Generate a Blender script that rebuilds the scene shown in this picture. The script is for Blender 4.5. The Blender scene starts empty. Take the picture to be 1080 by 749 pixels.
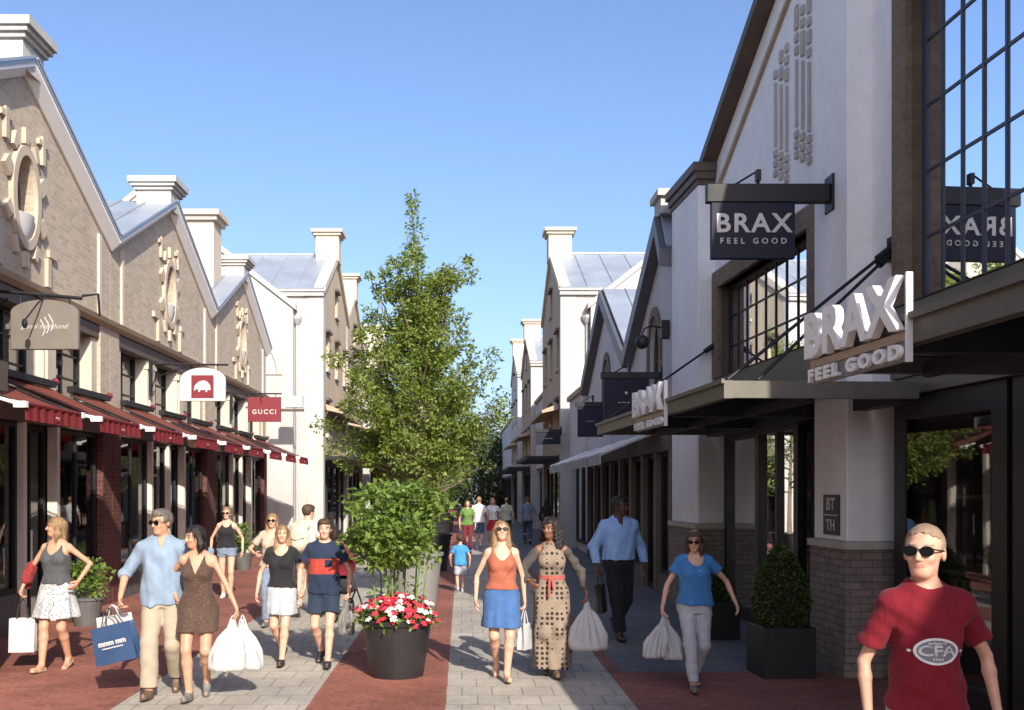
import bpy, bmesh, math, random
import numpy as np
from mathutils import Vector, Matrix, Euler
from mathutils.geometry import tessellate_polygon
from mathutils.bvhtree import BVHTree
R = math.radians
scene = bpy.context.scene
COL = scene.collection

# ---------------------------------------------------------------- tagging and linking
def tag(o, label=None, cat=None, group=None, kind=None):
    if label: o['label'] = label
    if cat: o['category'] = cat
    if group: o['group'] = group
    if kind: o['kind'] = kind
    return o

def empty(name, loc=(0, 0, 0), rz=0.0, label=None, cat=None, group=None):
    o = bpy.data.objects.new(name, None)
    COL.objects.link(o)
    o.location = loc
    o.rotation_euler = (0, 0, rz)
    o.empty_display_size = 0.2
    return tag(o, label, cat, group)

def children(o):
    return [c for c in bpy.data.objects if c.parent == o]

def copy_tree(o, parent=None):
    kids = list(o.children)
    c = o.copy()
    COL.objects.link(c)
    c.parent = parent
    for k in kids:
        copy_tree(k, c)
    return c

def link_mesh(name, me, mat=None, parent=None, smooth=False):
    if mat is not None:
        mats = mat if isinstance(mat, (list, tuple)) else [mat]
        for m in mats:
            me.materials.append(m)
    if smooth:
        me.polygons.foreach_set('use_smooth', [True] * len(me.polygons))
    o = bpy.data.objects.new(name, me)
    COL.objects.link(o)
    if parent is not None:
        o.parent = parent
    return o

# ---------------------------------------------------------------- mesh builder
class MB:
    def __init__(self):
        self.v = []; self.f = []; self.mi = []; self.cur = 0; self.calls = []
    def add(self, vs, fs):
        b = len(self.v)
        self.calls.append((b, len(self.f)))
        self.v.extend([tuple(p) for p in vs])
        for f in fs:
            self.f.append(tuple(i + b for i in f)); self.mi.append(self.cur)
        return self
    def box(self, x0, x1, y0, y1, z0, z1):
        vs = [(x, y, z) for x in (x0, x1) for y in (y0, y1) for z in (z0, z1)]
        return self.add(vs, [(0, 1, 3, 2), (4, 6, 7, 5), (0, 4, 5, 1), (2, 3, 7, 6), (0, 2, 6, 4), (1, 5, 7, 3)])
    def cbox(self, c, s, rot=None):
        hx, hy, hz = s[0] / 2, s[1] / 2, s[2] / 2
        vs = [Vector((x, y, z)) for x in (-hx, hx) for y in (-hy, hy) for z in (-hz, hz)]
        if rot is not None: vs = [rot @ p for p in vs]
        vs = [p + Vector(c) for p in vs]
        return self.add(vs, [(0, 1, 3, 2), (4, 6, 7, 5), (0, 4, 5, 1), (2, 3, 7, 6), (0, 2, 6, 4), (1, 5, 7, 3)])
    def hexa(self, a, b):
        """solid between two matching polygons"""
        n = len(a)
        vs = list(a) + list(b)
        fs = [tuple(range(n - 1, -1, -1)), tuple(range(n, 2 * n))]
        fs += [(i, (i + 1) % n, n + (i + 1) % n, n + i) for i in range(n)]
        return self.add(vs, fs)
    def quad(self, *ps):
        return self.add(ps, [tuple(range(len(ps)))])
    def prism_x(self, poly, x0, x1):
        return self.hexa([(x0, y, z) for y, z in poly], [(x1, y, z) for y, z in poly])
    def prism_y(self, poly, y0, y1):
        return self.hexa([(x, y0, z) for x, z in poly], [(x, y1, z) for x, z in poly])
    def prism_z(self, poly, z0, z1):
        return self.hexa([(x, y, z0) for x, y in poly], [(x, y, z1) for x, y in poly])
    def holed_x(self, outer, holes, x0, x1):
        """panel in the y,z plane with holes, between x0 and x1"""
        loops = [list(outer)] + [list(h) for h in holes]
        flat = [p for l in loops for p in l]
        tris = tessellate_polygon([[Vector((y, z, 0)) for y, z in l] for l in loops])
        n = len(flat)
        vs = [(x0, y, z) for y, z in flat] + [(x1, y, z) for y, z in flat]
        fs = [tuple(t) for t in tris] + [tuple(i + n for i in reversed(t)) for t in tris]
        b = 0
        for l in loops:
            m = len(l)
            for i in range(m):
                j = (i + 1) % m
                fs.append((b + i, b + j, b + j + n, b + i + n))
            b += m
        return self.add(vs, fs)
    def tube(self, pts, r, n=8, cap=True):
        pts = [Vector(p) for p in pts]
        rs = r if isinstance(r, (list, tuple)) else [r] * len(pts)
        rings = []
        ref = None
        for i, p in enumerate(pts):
            d = (pts[min(i + 1, len(pts) - 1)] - pts[max(i - 1, 0)])
            if d.length < 1e-9: d = Vector((0, 0, 1))
            d.normalize()
            if ref is None:
                ref = Vector((0, 0, 1)) if abs(d.z) < 0.9 else Vector((1, 0, 0))
            u = d.cross(ref)
            if u.length < 1e-6: u = d.cross(Vector((0.3, 1, 0.2)))
            u.normalize(); w = u.cross(d).normalized(); ref = w.cross(u) if False else ref
            rings.append([p + (u * math.cos(2 * math.pi * k / n) + w * math.sin(2 * math.pi * k / n)) * rs[i] for k in range(n)])
        vs = [q for rg in rings for q in rg]
        fs = []
        for i in range(len(pts) - 1):
            for k in range(n):
                a = i * n + k; b = i * n + (k + 1) % n
                fs.append((a, b, b + n, a + n))
        if cap:
            fs.append(tuple(range(n - 1, -1, -1)))
            fs.append(tuple((len(pts) - 1) * n + k for k in range(n)))
        return self.add(vs, fs)
    def cyl(self, c, r, z0, z1, n=20, r1=None):
        r1 = r if r1 is None else r1
        return self.lathe([(r, z0), (r1, z1)], c, n, True)
    def lathe(self, prof, c=(0, 0), n=24, cap=True):
        vs = []
        for r, z in prof:
            for k in range(n):
                a = 2 * math.pi * k / n
                vs.append((c[0] + r * math.cos(a), c[1] + r * math.sin(a), z))
        fs = []
        for i in range(len(prof) - 1):
            for k in range(n):
                a = i * n + k; b = i * n + (k + 1) % n
                fs.append((a, b, b + n, a + n))
        if cap:
            fs.append(tuple(range(n - 1, -1, -1)))
            fs.append(tuple((len(prof) - 1) * n + k for k in range(n)))
        return self.add(vs, fs)
    def sphere(self, c, r, n=12, m=8, rot=None):
        r = r if isinstance(r, (tuple, list)) else (r, r, r)
        vs = []
        for i in range(m + 1):
            t = math.pi * i / m
            for k in range(n):
                a = 2 * math.pi * k / n
                p = Vector((r[0] * math.sin(t) * math.cos(a), r[1] * math.sin(t) * math.sin(a), r[2] * math.cos(t)))
                if rot is not None: p = rot @ p
                vs.append(p + Vector(c))
        fs = [(i * n + k, i * n + (k + 1) % n, (i + 1) * n + (k + 1) % n, (i + 1) * n + k) for i in range(m) for k in range(n)]
        return self.add(vs, fs)
    def mirror_x(self):
        self.v = [(-x, y, z) for x, y, z in self.v]
        return self
    def split(self, name, mat=None, parent=None, **k):
        """one object for every piece that was added"""
        cs = self.calls + [(len(self.v), len(self.f))]
        out = []
        for (v0, f0), (v1, f1) in zip(cs, cs[1:]):
            q = MB(); q.add(self.v[v0:v1], [tuple(i - v0 for i in f) for f in self.f[f0:f1]])
            out.append(q.build(name, mat, parent, **k))
        return out
    def build(self, name, mat=None, parent=None, smooth=False, bevel=0.0, loc=None, rz=0.0, merge=False):
        me = bpy.data.meshes.new(name)
        me.from_pydata(self.v, [], self.f)
        if isinstance(mat, (list, tuple)) and len(mat) > 1:
            me.polygons.foreach_set('material_index', self.mi)
        bm = bmesh.new(); bm.from_mesh(me)
        if merge: bmesh.ops.remove_doubles(bm, verts=bm.verts, dist=1e-5)
        bmesh.ops.recalc_face_normals(bm, faces=bm.faces)
        if bevel > 0:
            bmesh.ops.bevel(bm, geom=[e for e in bm.edges if e.is_manifold and e.calc_face_angle(0) > 0.6], offset=bevel, segments=1, affect='EDGES', clamp_overlap=True)
        bm.to_mesh(me); bm.free()
        o = link_mesh(name, me, mat, parent, smooth)
        if loc is not None: o.location = loc
        o.rotation_euler = (0, 0, rz)
        return o

def ellipse(cy, cz, ry, rz, n=28, a0=0, a1=360):
    full = abs(a1 - a0) >= 360
    m = n if full else n + 1
    return [(cy + ry * math.cos(R(a0 + (a1 - a0) * i / n)), cz + rz * math.sin(R(a0 + (a1 - a0) * i / n))) for i in range(m)]

def text_mb(s, size, depth, off=0.0, spacing=1.0, shear=0.0, align='CENTER'):
    cu = bpy.data.curves.new('lettering', 'FONT')
    cu.body = s; cu.size = size; cu.extrude = depth / 2; cu.offset = off
    cu.space_character = spacing; cu.align_x = align; cu.align_y = 'CENTER'; cu.resolution_u = 3; cu.shear = shear
    o = bpy.data.objects.new('lettering', cu)
    COL.objects.link(o)
    dg = bpy.context.evaluated_depsgraph_get()
    me = bpy.data.meshes.new_from_object(o.evaluated_get(dg))
    bpy.data.objects.remove(o); bpy.data.curves.remove(cu)
    return me

FACE = {'cam': Matrix(((1, 0, 0), (0, 0, -1), (0, 1, 0))),       # reads from -Y
        'east': Matrix(((0, 0, 1), (1, 0, 0), (0, 1, 0))),       # reads from +X
        'west': Matrix(((0, 0, -1), (-1, 0, 0), (0, 1, 0))),     # reads from -X
        'back': Matrix(((-1, 0, 0), (0, 0, 1), (0, 1, 0)))}      # reads from +Y
def text(s, size, depth, face, loc, mat, name='lettering', parent=None, off=0.0, spacing=1.0, sx=1.0, shear=0.0):
    me = text_mb(s, size, depth, off, spacing, shear)
    M = FACE[face] if isinstance(face, str) else face
    S = Matrix.Diagonal((sx, 1, 1))
    me.transform(Matrix.Translation(loc) @ (M @ S).to_4x4())
    me.materials.clear()
    return link_mesh(name, me, mat, parent)

# ---------------------------------------------------------------- materials
MATS = {}
class NT:
    def __init__(self, name):
        self.m = bpy.data.materials.new(name); self.m.use_nodes = True
        self.t = self.m.node_tree; self.t.nodes.clear()
        self.out = self.n('ShaderNodeOutputMaterial')
    def n(self, typ, **kw):
        nd = self.t.nodes.new(typ)
        for k, v in kw.items():
            if k in nd.inputs.keys() if isinstance(k, str) else False: nd.inputs[k].default_value = v
            else: setattr(nd, k, v)
        return nd
    def l(self, a, b): self.t.links.new(a, b)
    def val(self, sock, v): sock.default_value = v
    def coord(self, kind='Object'):
        return self.n('ShaderNodeTexCoord').outputs[kind]
    def math(self, op, a, b=None):
        nd = self.n('ShaderNodeMath', operation=op)
        for i, q in enumerate((a, b)):
            if q is None: continue
            if hasattr(q, 'links'): self.l(q, nd.inputs[i])
            else: nd.inputs[i].default_value = q
        return nd.outputs[0]
    def noise(self, vec, scale, detail=4, rough=0.55):
        nd = self.n('ShaderNodeTexNoise')
        nd.inputs['Scale'].default_value = scale; nd.inputs['Detail'].default_value = detail; nd.inputs['Roughness'].default_value = rough
        if vec is not None: self.l(vec, nd.inputs['Vector'])
        return nd
    def ramp(self, fac, stops):
        nd = self.n('ShaderNodeValToRGB')
        cr = nd.color_ramp
        while len(cr.elements) < len(stops): cr.elements.new(0.5)
        for e, (p, c) in zip(cr.elements, stops):
            e.position = p; e.color = (*c, 1) if len(c) == 3 else c
        self.l(fac, nd.inputs[0])
        return nd.outputs[0]
    def mix(self, fac, a, b, blend='MIX'):
        nd = self.n('ShaderNodeMix', data_type='RGBA', blend_type=blend)
        for s, q in ((nd.inputs[0], fac), (nd.inputs[6], a), (nd.inputs[7], b)):
            if hasattr(q, 'links'): self.l(q, s)
            elif isinstance(q, (tuple, list)): s.default_value = (*q, 1) if len(q) == 3 else q
            else: s.default_value = q
        return nd.outputs[2]
    def bump(self, h, strength=0.3, dist=0.01):
        nd = self.n('ShaderNodeBump')
        nd.inputs['Strength'].default_value = strength; nd.inputs['Distance'].default_value = dist
        self.l(h, nd.inputs['Height'])
        return nd.outputs[0]
    def principled(self, col, rough=0.7, metal=0.0, normal=None, spec=0.5, sheen=0.0, coat=0.0):
        p = self.n('ShaderNodeBsdfPrincipled')
        for s, q in ((p.inputs['Base Color'], col), (p.inputs['Roughness'], rough), (p.inputs['Metallic'], metal)):
            if hasattr(q, 'links'): self.l(q, s)
            elif isinstance(q, (tuple, list)): s.default_value = (*q, 1) if len(q) == 3 else q
            else: s.default_value = q
        p.inputs['Specular IOR Level'].default_value = spec
        if sheen: p.inputs['Sheen Weight'].default_value = sheen
        if coat: p.inputs['Coat Weight'].default_value = coat
        if normal is not None: self.l(normal, p.inputs['Normal'])
        return p
    def done(self, sh):
        self.l(sh, self.out.inputs['Surface']); return self.m

def plain(name, col, rough=0.6, metal=0.0, var=0.12, nscale=6.0, bump=0.1, bscale=60.0, spec=0.5, coat=0.0):
    """base colour broken up by two scales of wear"""
    if name in MATS: return MATS[name]
    t = NT(name); c = t.coord()
    n1 = t.noise(c, nscale, 5); n2 = t.noise(c, nscale * 9, 3)
    f = t.math('ADD', t.math('MULTIPLY', n1.outputs[0], 0.7), t.math('MULTIPLY', n2.outputs[0], 0.3))
    lo = tuple(max(0, x * (1 - var)) for x in col); hi = tuple(min(1, x * (1 + var)) for x in col)
    colr = t.ramp(f, [(0.3, lo), (0.7, hi)])
    nb = t.noise(c, bscale, 3)
    rr = t.math('ADD', t.math('MULTIPLY', n1.outputs[0], 0.25), rough - 0.12)
    p = t.principled(colr, rr, metal, t.bump(nb.outputs[0], bump, 0.006) if bump else None, spec, coat=coat)
    MATS[name] = t.done(p.outputs[0]); return MATS[name]

def wallvec(t, sx=1.0, sz=1.0):
    c = t.coord(); s = t.n('ShaderNodeSeparateXYZ'); t.l(c, s.inputs[0])
    cb = t.n('ShaderNodeCombineXYZ')
    t.l(t.math('ADD', s.outputs[0], s.outputs[1]), cb.inputs[0]); t.l(s.outputs[2], cb.inputs[1])
    return cb.outputs[0], c

def brick(name, c1, c2, mortar, bw=0.22, bh=0.07, ms=0.008, var=0.25, bumps=0.5, ground=False, stain=0.25, rough=0.85, offset=0.5):
    if name in MATS: return MATS[name]
    t = NT(name)
    if ground: c = t.coord(); v = c
    else: v, c = wallvec(t)
    b = t.n('ShaderNodeTexBrick'); b.offset = offset
    b.inputs['Scale'].default_value = 1.0; b.inputs['Brick Width'].default_value = bw; b.inputs['Row Height'].default_value = bh
    b.inputs['Mortar Size'].default_value = ms; b.inputs['Mortar Smooth'].default_value = 0.3; b.inputs['Bias'].default_value = 0.0
    b.inputs['Color1'].default_value = (*c1, 1); b.inputs['Color2'].default_value = (*c2, 1); b.inputs['Mortar'].default_value = (*mortar, 1)
    t.l(v, b.inputs['Vector'])
    n1 = t.noise(c, 0.9, 6, 0.6); n2 = t.noise(c, 14, 4)
    k = t.ramp(n1.outputs[0], [(0.3, (1 - stain,) * 3), (0.7, (1.0 + stain * 0.4,) * 3)])
    col = t.mix(1.0, b.outputs[0], k, 'MULTIPLY')
    k2 = t.ramp(n2.outputs[0], [(0.25, (1 - var,) * 3), (0.75, (1 + var * 0.5,) * 3)])
    col = t.mix(1.0, col, k2, 'MULTIPLY')
    if ground:
        n4 = t.noise(c, 3.3, 6, 0.7); n5 = t.noise(c, 0.35, 4, 0.6)
        col = t.mix(1.0, col, t.ramp(n4.outputs[0], [(0.30, (.72, .71, .70)), (0.44, (1, 1, 1))]), 'MULTIPLY')
        col = t.mix(1.0, col, t.ramp(n5.outputs[0], [(0.35, (.86, .86, .87)), (0.65, (1.05, 1.04, 1.02))]), 'MULTIPLY')
    h = t.math('SUBTRACT', t.math('MULTIPLY', n2.outputs[0], 0.35), b.outputs['Fac'])
    p = t.principled(col, rough, 0, t.bump(h, bumps, 0.006), 0.3)
    MATS[name] = t.done(p.outputs[0]); return MATS[name]

def stucco(name, col, stain=0.14, rough=0.85):
    if name in MATS: return MATS[name]
    t = NT(name); c = t.coord()
    mp = t.n('ShaderNodeMapping'); mp.inputs['Scale'].default_value = (1.2, 1.2, 0.28); t.l(c, mp.inputs[0])
    n1 = t.noise(mp.outputs[0], 1.6, 6, 0.6); n2 = t.noise(c, 5, 4); n3 = t.noise(c, 130, 2)
    k = t.ramp(n1.outputs[0], [(0.28, (1 - stain, 1 - stain * 1.05, 1 - stain * 1.2)), (0.62, (1.0, 1.0, 1.0))])
    k2 = t.ramp(n2.outputs[0], [(0.3, (0.94,) * 3), (0.7, (1.02,) * 3)])
    colr = t.mix(1.0, t.mix(1.0, col, k, 'MULTIPLY'), k2, 'MULTIPLY')
    p = t.principled(colr, rough, 0, t.bump(n3.outputs[0], 0.12, 0.005), 0.25)
    MATS[name] = t.done(p.outputs[0]); return MATS[name]

def glass(name, tint=(0.75, 0.8, 0.8), base=0.06, ior=1.55, wob=0.02):
    if name in MATS: return MATS[name]
    t = NT(name); c = t.coord()
    n = t.noise(c, 1.1, 2)
    nb = t.bump(n.outputs[0], wob, 0.03)
    tr = t.n('ShaderNodeBsdfTransparent'); tr.inputs[0].default_value = (*tint, 1)
    gl = t.n('ShaderNodeBsdfGlossy'); gl.inputs['Roughness'].default_value = 0.015; gl.inputs[0].default_value = (0.95, 0.97, 1, 1)
    t.l(nb, gl.inputs['Normal'])
    fr = t.n('ShaderNodeFresnel'); fr.inputs[0].default_value = ior
    f = t.math('MINIMUM', t.math('ADD', fr.outputs[0], base), 1.0)
    mx = t.n('ShaderNodeMixShader'); t.l(f, mx.inputs[0]); t.l(tr.outputs[0], mx.inputs[1]); t.l(gl.outputs[0], mx.inputs[2])
    MATS[name] = t.done(mx.outputs[0]); return MATS[name]

def leafmat(name, c1, c2, trans=0.35):
    if name in MATS: return MATS[name]
    t = NT(name)
    g = t.n('ShaderNodeNewGeometry')
    col = t.ramp(g.outputs['Random Per Island'], [(0.0, c1), (1.0, c2)])
    p = t.principled(col, 0.45, 0, None, 0.4)
    tl = t.n('ShaderNodeBsdfTranslucent')
    t.l(t.mix(1.0, col, (1.25, 1.35, 0.6), 'MULTIPLY'), tl.inputs[0])
    mx = t.n('ShaderNodeMixShader'); mx.inputs[0].default_value = trans
    t.l(p.outputs[0], mx.inputs[1]); t.l(tl.outputs[0], mx.inputs[2])
    MATS[name] = t.done(mx.outputs[0]); return MATS[name]

def cloth(name, col, var=0.12, scale=9.0, weave=420.0, rough=0.85, sheen=0.08):
    if name in MATS: return MATS[name]
    t = NT(name); c = t.coord()
    n1 = t.noise(c, scale, 5); n2 = t.noise(c, weave, 2)
    lo = tuple(x * (1 - var) for x in col); hi = tuple(min(1, x * (1 + var)) for x in col)
    colr = t.ramp(n1.outputs[0], [(0.3, lo), (0.7, hi)])
    mp = t.n('ShaderNodeMapping'); mp.inputs['Scale'].default_value = (1.0, 1.0, 0.42); mp.inputs['Rotation'].default_value = (0.5, 0.3, 0.4); t.l(c, mp.inputs[0])
    n3 = t.noise(mp.outputs[0], 26, 3, 0.5); n3.inputs['Distortion'].default_value = 0.8
    h = t.math('ADD', t.math('ADD', t.math('MULTIPLY', n1.outputs[0], 0.6), t.math('MULTIPLY', n2.outputs[0], 0.05)), t.math('MULTIPLY', n3.outputs[0], 0.5))
    p = t.principled(colr, rough, 0, t.bump(h, 0.55, 0.02), 0.25, sheen)
    MATS[name] = t.done(p.outputs[0]); return MATS[name]

def dots(name, base, dot, scale=13.0, r=0.3, rnd=0.35, extra=None):
    if name in MATS: return MATS[name]
    t = NT(name); c = t.coord()
    v = t.n('ShaderNodeTexVoronoi'); v.inputs['Scale'].default_value = scale; v.inputs['Randomness'].default_value = rnd
    t.l(c, v.inputs['Vector'])
    f = t.ramp(v.outputs['Distance'], [(r, (1, 1, 1)), (r + 0.06, (0, 0, 0))])
    n1 = t.noise(c, 8, 4)
    b = t.ramp(n1.outputs[0], [(0.3, tuple(x * 0.85 for x in base)), (0.7, tuple(min(1, x * 1.1) for x in base))])
    colr = t.mix(f, b, dot)
    p = t.principled(colr, 0.85, 0, t.bump(n1.outputs[0], 0.2, 0.02), 0.25, 0.08)
    MATS[name] = t.done(p.outputs[0]); return MATS[name]

def skinmat(name, col):
    if name in MATS: return MATS[name]
    t = NT(name); c = t.coord()
    n1 = t.noise(c, 14, 4); n2 = t.noise(c, 160, 2)
    colr = t.ramp(n1.outputs[0], [(0.3, (col[0] * 0.93, col[1] * 0.86, col[2] * 0.84)), (0.7, (min(1, col[0] * 1.05), col[1] * 1.04, col[2] * 1.04))])
    p = t.principled(colr, 0.5, 0, t.bump(n2.outputs[0], 0.08, 0.004), 0.4)
    p.inputs['Subsurface Weight'].default_value = 0.12
    p.inputs['Subsurface Radius'].default_value = (0.012, 0.005, 0.003)
    p.inputs['Subsurface Scale'].default_value = 1.0
    MATS[name] = t.done(p.outputs[0]); return MATS[name]

def hairmat(name, c1, c2):
    if name in MATS: return MATS[name]
    t = NT(name); c = t.coord()
    mp = t.n('ShaderNodeMapping'); mp.inputs['Scale'].default_value = (120, 120, 9); t.l(c, mp.inputs[0])
    n1 = t.noise(mp.outputs[0], 1.0, 4)
    colr = t.ramp(n1.outputs[0], [(0.3, c1), (0.7, c2)])
    p = t.principled(colr, 0.5, 0, t.bump(n1.outputs[0], 0.8, 0.012), 0.4)
    MATS[name] = t.done(p.outputs[0]); return MATS[name]

def translucent_cloth(name, col, tr):
    if name in MATS: return MATS[name]
    t = NT(name); c = t.coord()
    n1 = t.noise(c, 3, 5)
    colr = t.ramp(n1.outputs[0], [(0.3, tuple(x * .88 for x in col)), (0.7, tuple(min(1, x * 1.1) for x in col))])
    p = t.principled(colr, .85, 0, None, .25)
    tl = t.n('ShaderNodeBsdfTranslucent'); t.l(colr, tl.inputs[0])
    mx = t.n('ShaderNodeMixShader'); mx.inputs[0].default_value = tr
    t.l(p.outputs[0], mx.inputs[1]); t.l(tl.outputs[0], mx.inputs[2])
    MATS[name] = t.done(mx.outputs[0]); return MATS[name]
# ---------------------------------------------------------------- implicit surfaces for bodies, clothes and soft bags
def _surface_nets(D, org, h):
    nx, ny, nz = D.shape
    S = D < 0
    c = S[:-1, :-1, :-1].astype(np.int8)
    for dx in (0, 1):
        for dy in (0, 1):
            for dz in (0, 1):
                if dx or dy or dz:
                    c = c + S[dx:nx - 1 + dx, dy:ny - 1 + dy, dz:nz - 1 + dz]
    act = (c > 0) & (c < 8)
    I, J, K = np.nonzero(act)
    idx = -np.ones(act.shape, dtype=np.int64); idx[I, J, K] = np.arange(len(I))
    acc = np.zeros((len(I), 3)); cnt = np.zeros(len(I))
    cs = [(a, b, d) for a in (0, 1) for b in (0, 1) for d in (0, 1)]
    for a in cs:
        for ax in range(3):
            if a[ax] == 1: continue
            b = list(a); b[ax] = 1
            da = D[I + a[0], J + a[1], K + a[2]]; db = D[I + b[0], J + b[1], K + b[2]]
            m = (da < 0) != (db < 0)
            t = np.where(m, da / np.where(da - db == 0, 1, da - db), 0)
            for q in range(3):
                acc[:, q] += np.where(m, a[q] + (t if q == ax else 0), 0)
            cnt += m
    V = np.stack([I, J, K], 1) + acc / np.maximum(cnt, 1)[:, None]
    V = V * h + np.array(org)
    F = []
    for ax in range(3):
        sl0 = [slice(None)] * 3; sl1 = [slice(None)] * 3
        sl0[ax] = slice(0, -1); sl1[ax] = slice(1, None)
        ch = S[tuple(sl0)] != S[tuple(sl1)]
        i, j, k = np.nonzero(ch)
        P = np.stack([i, j, k], 1)
        o1, o2 = [q for q in range(3) if q != ax]
        ok = (P[:, o1] > 0) & (P[:, o2] > 0) & (P[:, o1] < D.shape[o1] - 1) & (P[:, o2] < D.shape[o2] - 1)
        P = P[ok]
        ins = S[P[:, 0], P[:, 1], P[:, 2]]
        def cell(d1, d2):
            Q = P.copy(); Q[:, o1] -= d1; Q[:, o2] -= d2
            return idx[Q[:, 0], Q[:, 1], Q[:, 2]]
        q = np.stack([cell(1, 1), cell(0, 1), cell(0, 0), cell(1, 0)], 1)
        flip = ins if ax != 1 else ~ins
        q[~flip] = q[~flip][:, ::-1]
        F.append(q)
    F = np.concatenate(F)
    F = F[(F >= 0).all(1)]
    return V, F

class Field:
    def __init__(self, lo, hi, h):
        self.h = h; self.lo = np.array(lo, float) - 2 * h
        n = np.ceil((np.array(hi) + 2 * h - self.lo) / h).astype(int) + 1
        self.ax = [self.lo[q] + h * np.arange(n[q]) for q in range(3)]
        self.D = np.full(tuple(n), 0.5, dtype=np.float32)
    def grid(self, sl=(slice(None),) * 3):
        return np.meshgrid(self.ax[0][sl[0]], self.ax[1][sl[1]], self.ax[2][sl[2]], indexing='ij', sparse=True)
    def region(self, lo, hi, m):
        sl = []
        for q in range(3):
            a = max(0, int((lo[q] - m - self.lo[q]) / self.h)); b = min(len(self.ax[q]), int((hi[q] + m - self.lo[q]) / self.h) + 2)
            sl.append(slice(a, max(a, b)))
        return tuple(sl)
    def add(self, prim, k=0.02, op='u'):
        lo, hi, f = prim
        sl = self.region(lo, hi, 0.05 + k)
        A = self.D[sl]
        if A.size == 0: return
        B = f(*self.grid(sl)).astype(np.float32)
        if op == 'u':
            if k > 0:
                hh = np.clip(0.5 + 0.5 * (A - B) / k, 0, 1)
                self.D[sl] = A * (1 - hh) + B * hh - k * hh * (1 - hh)
            else: self.D[sl] = np.minimum(A, B)
        else:
            if k > 0:
                hh = np.clip(0.5 - 0.5 * (A + B) / k, 0, 1)
                self.D[sl] = A * (1 - hh) - B * hh + k * hh * (1 - hh)
            else: self.D[sl] = np.maximum(A, -B)
    def cut(self, f):
        """remove the part where f > 0"""
        self.D = np.maximum(self.D, f(*self.grid())).astype(np.float32)
    def warp(self, f):
        self.D = (self.D + f(*self.grid())).astype(np.float32)
    def mesh(self, s=1.0):
        V, F = _surface_nets(self.D, self.lo, self.h)
        return V * s, F

def p_cone(a, b, ra, rb, sy=None, flat=False):
    a = np.array(a, float); b = np.array(b, float); ab = b - a; L2 = max(1e-9, ab @ ab); L = math.sqrt(L2)
    r = max(ra, rb)
    def f(X, Y, Z):
        t0 = ((X - a[0]) * ab[0] + (Y - a[1]) * ab[1] + (Z - a[2]) * ab[2]) / L2
        t = np.clip(t0, 0, 1)
        d = np.sqrt((X - a[0] - t * ab[0]) ** 2 + (Y - a[1] - t * ab[1]) ** 2 + (Z - a[2] - t * ab[2]) ** 2) - (ra + (rb - ra) * t)
        if flat: d = np.maximum(d, (t0 - 1) * L)
        return d
    return np.minimum(a, b) - r, np.maximum(a, b) + r, f

def p_ell(c, r, rot=None):
    c = np.array(c, float); r = np.array(r, float)
    M = np.array(rot.to_3x3().inverted() if rot is not None else Matrix.Identity(3))
    rm = r.max() if rot is not None else None
    ext = np.full(3, rm) if rm is not None else r
    def f(X, Y, Z):
        x, y, z = X - c[0], Y - c[1], Z - c[2]
        u = (M[0][0] * x + M[0][1] * y + M[0][2] * z) / r[0]
        v = (M[1][0] * x + M[1][1] * y + M[1][2] * z) / r[1]
        w = (M[2][0] * x + M[2][1] * y + M[2][2] * z) / r[2]
        k0 = np.sqrt(u * u + v * v + w * w)
        k1 = np.sqrt((u / r[0]) ** 2 + (v / r[1]) ** 2 + (w / r[2]) ** 2)
        return np.where(k1 > 1e-6, k0 * (k0 - 1) / np.maximum(k1, 1e-6), -r.min())
    return c - ext, c + ext, f

def p_stations(st, e=2.3, inf=0.0, wave=None, zlo=None, zhi=None):
    st = sorted(st); zs = np.array([q[0] for q in st])
    rx = np.array([q[1] for q in st]) + inf; ry = np.array([q[2] for q in st]) + inf; cy = np.array([q[3] for q in st]); cx = np.array([q[4] if len(q) > 4 else 0 for q in st])
    z0 = zs[0] if zlo is None else zlo; z1 = zs[-1] if zhi is None else zhi
    dense = np.linspace(zs[0], zs[-1], 120)
    def sm(v):
        d = np.interp(dense, zs, v); ker = np.hanning(13); ker /= ker.sum()
        return np.convolve(np.pad(d, 6, mode='edge'), ker, 'valid')
    RX, RY, CY, CX = sm(rx), sm(ry), sm(cy), sm(cx)
    def f(X, Y, Z):
        zc = np.clip(Z, zs[0], zs[-1])
        a = np.interp(zc, dense, RX); b = np.interp(zc, dense, RY); c = np.interp(zc, dense, CY); c0 = np.interp(zc, dense, CX)
        u = np.abs((X - c0) / a); v = np.abs((Y - c) / b)
        q = (u ** e + v ** e) ** (1 / e)
        mn = np.minimum(a, b)
        d = (q - 1) * mn
        if wave is not None: d = d + wave(np.arctan2(Y - c, X - c0), Z)
        return np.maximum(d, np.maximum(z0 - Z, Z - z1))
    return np.array([-(rx + abs(cx)).max(), (cy - ry).min(), z0]), np.array([(rx + abs(cx)).max(), (cy + ry).max(), z1]), f

def folds(seed, amp, freq=(18, 18, 9), n=5):
    rg = random.Random(seed)
    ws = [(rg.gauss(0, freq[0]), rg.gauss(0, freq[1]), rg.gauss(0, freq[2]), rg.uniform(0, 6.28)) for _ in range(n)]
    ws += [(w[0] * 2.1, w[1] * 2.1, w[2] * 2.1, w[3] * 1.7) for w in ws[:3]]
    def f(X, Y, Z):
        s = 0
        for i, (a, b, c, p) in enumerate(ws):
            s = s + np.sin(a * X + b * Y + c * Z + p) * (1.0 if i < n else 0.45)
        return amp * s / n ** 0.5
    return f

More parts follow.
